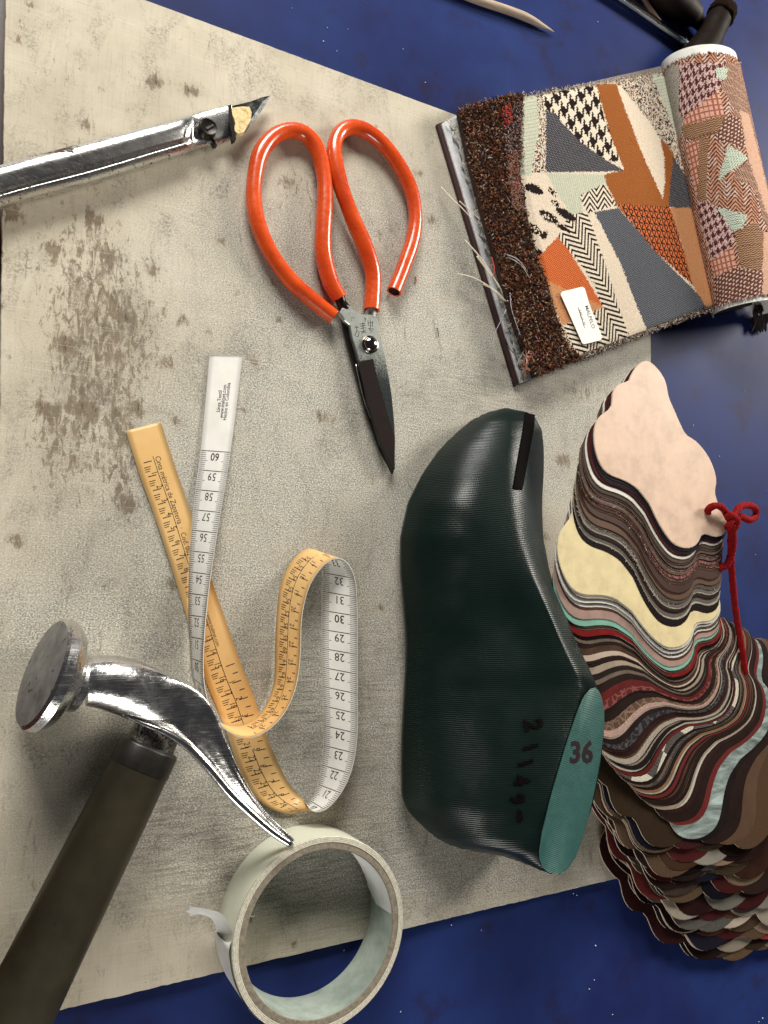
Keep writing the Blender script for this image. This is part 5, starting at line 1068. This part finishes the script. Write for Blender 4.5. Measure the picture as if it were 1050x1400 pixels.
    for i, (c, kd, em, g, th, lb) in enumerate(A_):
        def put(ww, c, kd, em, th, lb, first=False):
            x, y, a = np.interp(ww, fr, hx), np.interp(ww, fr, hy), np.interp(ww, fr, ha)
            jx, jy, ja = (0, 0, 0) if first else (rng.normal()*.7, rng.normal()*.5, rng.normal()*.5)
            add(x+jx, y+jy, a+ja, zt-th if not first else zt-.3, th, leather(c, kd), em, lb, wav=.05, scl=np.interp(ww, fr, hs)*rng.uniform(.995, 1.012))
        put(w[i], c, kd, em, th*.62, (lb+' swatch' if lb and 'swatch' not in lb else lb), i == 0); zt -= .33
        if i < len(A_)-1 and i not in (0, 18):
            q = A_[i+1][0]; f2 = rng.uniform(.35, .9); mm = [(.03, .012, .01), (.09, .04, .025), (.16, .12, .09), (.012, .008, .008), tuple(k*f2 for k in q), (.45, .40, .33)][int(rng.integers(0, 6))]
            put(w[i]+(w[i+1]-w[i])*rng.uniform(.10, .24), mm, 'plain', [D_, Pp, D_][int(rng.integers(0, 3))], .45, None); zt -= .2
            if i > 28:
                for e_, c2 in ((.42, (.02, .01, .008)), (.66, [(.34, .27, .2), (.12, .016, .014), (.09, .05, .03)][i % 3])):
                    put(w[i]+(w[i+1]-w[i])*e_, c2, 'plain' if e_ < .5 else kd if kd != 'marble' else 'smooth', Pp, .35, None); zt -= .07
    zA = zt
    mb = MB(); fz_ = [simple('pale_fuzz', (.45, .40, .34), .9), simple('dark_fuzz', (.10, .05, .04), .9)]
    for ii in (8, 10, 11, 14, 15, 17, 20, 22):
        ww = w[ii]; x, y, a, sc_ = [np.interp(ww, fr, q) for q in (hx, hy, ha, hs)]; zf = ZT-.53*ii; sc_ = sc_*(H-BZ-zf)/(H-BZ-50.0); h = P(x, y, BZ+zf)[:2]; c_, s_ = math.cos(math.radians(a)), math.sin(math.radians(a))
        o_ = (die*sc_)@np.array([[c_, -s_], [s_, c_]]).T+h
        for q in range(150):
            j = int(rng.integers(30, 80)); p = np.r_[o_[j]+(o_[(j+1) % nd]-o_[j])*rng.random(), BZ+zf-.3]; e_ = o_[j]-h; e_ = np.r_[p[:2]-(die.mean(0)@np.array([[c_, -s_], [s_, c_]]).T+h), 0]; e_ /= np.linalg.norm(e_)
            r2 = p+e_*rng.uniform(.3, 1.0)+rng.normal(size=3)*[.5, .5, .25]; V, Fc = tube(cr([p-e_*.2, (p+r2)/2+rng.normal(size=3)*.15, r2], 4), rng.uniform(.09, .18), 4); mb.add(V, Fc, 0 if ii > 11 or rng.random() < .3 else 1)
    part(root, 'edge_fuzz', mb.v, mb.f, fz_, fmat=mb.m, kind='stuff')
    B_ = [((.13, .08, .045), 'suede'), ((.02, .008, .008), 'plain'), ((.05, .012, .012), 'plain'), ((.03, .012, .008), 'smooth'), ((.25, .03, .035), 'smooth'), ((.008, .008, .02), 'plain'), ((.07, .025, .012), 'smooth'), ((.11, .07, .04), 'suede'), ((.045, .028, .02), 'smooth'), ((.08, .008, .008), 'smooth'), ((.42, .36, .28), 'smooth'), ((.20, .14, .085), 'suede'), ((.20, .19, .16), 'lattice'), ((.03, .008, .008), 'plain'), ((.02, .009, .007), 'smooth'), ((.14, .09, .05), 'suede'), ((.09, .012, .01), 'smooth'), ((.04, .015, .01), 'plain'), ((.26, .24, .2), 'smooth'), ((.09, .04, .018), 'smooth'), ((.02, .006, .006), 'plain'), ((.16, .10, .06), 'suede'), ((.24, .15, .10), 'smooth'), ((.012, .01, .02), 'plain')]
    NB = 128
    for k in range(NB):
        f = k/(NB-1.0); c, kd = B_[k % len(B_)] if k < 24 else B_[int(rng.integers(0, len(B_)))]
        sv = rng.choice([.3, .45, .6, .85]); c = tuple(min(.9, q*sv) for q in c)
        x = 976+f*42+[0, 62, 26, 88, 44, 12, 74][k % 7]+rng.normal()*5; y = 918+140*f**.85+rng.normal()*2
        a = 78+8*f+rng.normal()*2.5+5*math.sin(k*.37+1)
        z = zA-1-(zA-2)*f
        add(x, y, a, z, .8, leather(c, kd), Pp if rng.random() < .75 else Wt, None, wav=.15, scl=1.1)
    # red cord: through the tied corner, a knot, a loop and a long tail
    rm, t = newmat('red_cord'); v = t.coord(); b1 = t.wave(t.coord((1, 1, 1), (0, .3, .8)), .55, 'DIAGONAL', .5); n = t.noise(v, .6, 4)
    t.set(color=t.mix(b1, (.13, .003, .004), t.ramp(n, [(.3, (.30, .006, .008)), (.7, (.46, .014, .016))])), rough=.85, spec=.1, normal=t.bump(t.math('ADD', b1, n), .8, .5))
    def cord(name, pts, r): q = cr([P(x, y, BZ+z) for x, y, z in pts], 70); V, Fc = tube(q, r+.12*np.sin(np.arange(70)*1.3), 14); part(root, name, V, Fc, rm, smooth=True)
    cord('cord_loop', [(967, 702, 48), (968, 697, 52.5), (975, 692, 55), (984, 692, 56), (992, 700, 55), (998, 712, 54), (1002, 722, 53), (1006, 712, 54), (1012, 706, 55), (1024, 711, 54), (1033, 706, 53), (1033, 696, 54), (1024, 691, 55.5), (1012, 693, 57), (1004, 704, 58), (999, 714, 58), (994, 722, 56)], 2.05)
    cord('cord_turn', [(1000, 716, 57), (1002, 738, 52), (1000, 756, 48), (994, 772, 45), (984, 776, 43), (978, 780, 41)], 2.2)
    cord('cord_tail', [(999, 722, 55), (999, 745, 50), (1000, 775, 44), (1003, 810, 38), (1008, 850, 33), (1014, 885, 30), (1019, 920, 26)], 1.9)
    kq = cr([P(993, 708, BZ+56), P(1000, 705, BZ+59), P(1007, 712, BZ+58), (P(1003, 722, BZ+56)), P(994, 720, BZ+55)], 30); V, Fc = tube(kq, 2.3, 14); part(root, 'knot', V, Fc, rm, smooth=True)
swatches()

# ------------------------------------------------------------------ tools on the far side of the mat
def far_tools():
    wood, t = newmat('pale_wood'); v = t.coord((.05, .9, .9), (0, 0, .39)); t.set(color=t.ramp(t.noise(v, 1, 5, .6), [(.3, (.30, .22, .15)), (.7, (.50, .40, .30))]), rough=.6, normal=t.bump(t.noise(v, 1, 4), .3, .1))
    q = cr([P(560, -40, 3), P(640, -5, 3), P(700, 16, 3), P(722, 25, 3), P(740, 34.5, 2.6), (P(757.5, 43.5, 1.8))], 60); rr = np.interp(np.linspace(0, 1, 60), [0, .78, .86, .95, 1], [2.6, 2.6, 2.1, 1.0, .15])
    V, Fc = tube(q, rr, 18); solo('wooden_stick', 'pale pointed wooden stick on the blue mat, cut by the top edge', 'stick', V, Fc, wood, smooth=True)
    # clear pen
    root = thing('clear_pen', 'clear plastic ballpoint pen with faceted barrel on the blue mat, top right', 'pen', P(890, 25, 0))
    gl, t = newmat('clear_plastic'); t.set(color=(.93, .95, .96), rough=.06, trans=1.0, ior=1.47)
    a0, a1 = P(780, -48, 4.4), P(938, 60, 4.2); d = (a1-a0)/np.linalg.norm(a1-a0); u = np.cross(d, [0, 0, 1]); w = np.cross(u, d)
    def hexr(c, r, n=6, ph=.3): a = np.linspace(0, 2*np.pi, n, endpoint=False)+ph; return c+np.cos(a)[:, None]*u*r+np.sin(a)[:, None]*w*r
    Ln = np.linalg.norm(a1-a0); ms = MB()
    V, Fc = loft([hexr(a0, 3.6), hexr(a0+d*(Ln-3), 3.6), hexr(a0+d*(Ln-2), 3.4)], cap=False); ms.add(V, Fc)
    V, Fc = loft([hexr(a0, 2.4, 6), hexr(a0+d*(Ln-3), 2.4, 6), hexr(a0+d*(Ln-2), 3.4)], cap=False); ms.add(V, [q[::-1] for q in Fc])
    part(root, 'barrel', ms.v, ms.f, gl)
    V, Fc = tube([a0, a1-d*6], 1.1, 12); part(root, 'ink_tube', V, Fc, simple('refill_tube', (.40, .43, .44), .3), smooth=True)
    V, Fc = loft([hexr(a1-d*4, 2.2, 14), hexr(a1-d*1, 2.3, 14), hexr(a1+d*2.6, 2.3, 14), hexr(a1+d*2.9, 1.9, 14)]); part(root, 'end_plug', V, Fc, simple('plug_grey', (.42, .50, .50), .25), smooth=True, auto=40)
    # dark tool handles
    hm, t = newmat('dark_wood_handle'); v = t.coord((.1, .6, .6), (0, 0, .7)); t.set(color=t.ramp(t.noise(v, 1, 6, .65), [(.3, (.006, .002, .001)), (.6, (.014, .006, .003)), (.8, (.03, .012, .006))]), rough=.6, spec=.2, normal=t.bump(t.noise(v, 1, 4), .4, .3))
    q = cr([P(872, -50, 12), P(908, -12, 11), P(935, 10, 10), P(950, 24, 9), P(958, 34, 8)], 50); rr = np.interp(np.linspace(0, 1, 50), [0, .35, .7, .86, .93, 1], [9.5, 11, 10, 8.6, 5.5, 4.2])
    root = thing('awl', 'dark brown turned wooden awl handle lying beside the clear pen', 'awl', P(905, 10, 0))
    V, Fc = tube(q, rr, 28); part(root, 'handle', V, Fc, hm, smooth=True)
    V, Fc = tube(cr([P(956, 32, 8), P(964, 45, 7), P(972, 60, 6)], 10), [4.0, 3.9, 3.8, 3.7, 3.6, 3.5, 3.3, 3.1, 3, 2.8], 18); part(root, 'neck', V, Fc, simple('neck_black', (.015, .007, .005), .4), smooth=True)
    V, Fc = tube(cr([P(872, -20, 6), P(887, 10, 5), P(902, 32, 5)], 10), 2.0, 10); part(root, 'side_strip', V, Fc, simple('strip_brown', (.10, .055, .035), .5), smooth=True)
    q = cr([P(943, 96, 9), P(955, 76, 11), P(968, 55, 12), P(978, 34, 13), P(986, 20, 13.5)], 40); rr = np.interp(np.linspace(0, 1, 40), [0, .3, .6, .85, .95, 1], [10.5, 8.8, 7.4, 7.2, 6.9, 6.3])
    root = thing('leather_wrapped_handle', 'dark brown leather-wrapped tool handle with ragged end, above the rolled cloth', 'tool handle', P(965, 60, 0))
    V, Fc = tube(q, rr*1.35+.12*np.sin(np.arange(40)*.9), 28); lm = leather((.010, .0045, .002), 'plain'); part(root, 'wrap', V, Fc, lm, smooth=True)
    V, Fc = tube(cr([P(983, 25, 14), P(986.5, 19, 14), P(990, 12, 14)], 8), [10.0, 10.5, 10.6, 10.5, 10.3, 10.0, 9.6, 8.6], 40)
    V = np.array(V); V += rng.normal(size=V.shape)*.32; part(root, 'ragged_end', V, Fc, leather((.018, .008, .004), 'suede'), smooth=True)
    # dark tassel under the roll at the right edge
    mb = MB(); 
    for k in range(160):
        x, y = 1040+rng.normal()*4, 415+rng.uniform(0, 12); q = cr([P(x, y, 6+rng.uniform(0, 5)), P(x+rng.normal()*2, y+9, 6), P(x+rng.normal()*4-2, y+rng.uniform(16, 30), 3)], 6); V, Fc = tube(q, .45, 4); mb.add(V, Fc)
    solo('yarn_tassel', 'small dark brown yarn tassel under the lower end of the rolled cloth', 'tassel', mb.v, mb.f, simple('yarn_dark', (.012, .006, .006), .9), kind='stuff')
    # small litter
    red = simple('red_fluff', (.4, .02, .015), .8)
    for pts, m_, r_, lb, nm in (([(568, 378), (569, 384), (567, 388)], red, .28, 'tiny red thread on the board right of the shears', 'red_thread'), ([(341, 1252), (347, 1253), (348, 1250)], simple('white_fluff', (.8, .8, .76), .8), .3, 'tiny white thread seen inside the tape roll', 'white_thread'), ([(598, 448), (600, 460)], simple('black_fluff', (.02, .02, .02), .8), .22, 'tiny black fibre on the board left of the book', 'black_fibre')):
        V, Fc = tube(cr([P(x, y, BZ+.4) for x, y in pts], 8), r_, 6); solo(nm, lb, 'thread', V, Fc, m_, smooth=True)
    mb = MB(); wf = simple('white_specks', (.75, .76, .76), .8)
    spots = [(789, 1224, BZ), (784, 1222, BZ), (58, 1392, 0), (812, 1340, 0), (806, 1352, 0), (1038, 1397, 0), (1043, 1392, 0), (470, 1300, 0), (547, 1384, 0), (400, 12, 0), (461, 70, 0), (925, 79, 0), (817, 30, 0), (873, 133, 0)]
    for x, y, z in spots+[(rng.uniform(860, 1050), rng.uniform(450, 900), 0) for _ in range(7)]+[(rng.uniform(560, 900), rng.uniform(1220, 1400), 0) for _ in range(4)]+[(rng.uniform(260, 600), rng.uniform(0, 130), 0) for _ in range(8)]:
        p = P(x, y, z+.3); a = rng.uniform(0, 3.1); l = rng.uniform(.25, .8); q = p+np.array([math.cos(a), math.sin(a), 0])*l; V, Fc = tube(cr([p, (p+q)/2+[0, 0, .2], q], 3), rng.uniform(.12, .3), 4); mb.add(V, Fc)
    solo('lint', 'white lint and dust specks scattered on the blue mat', 'lint', mb.v, mb.f, wf, kind='stuff')
far_tools()
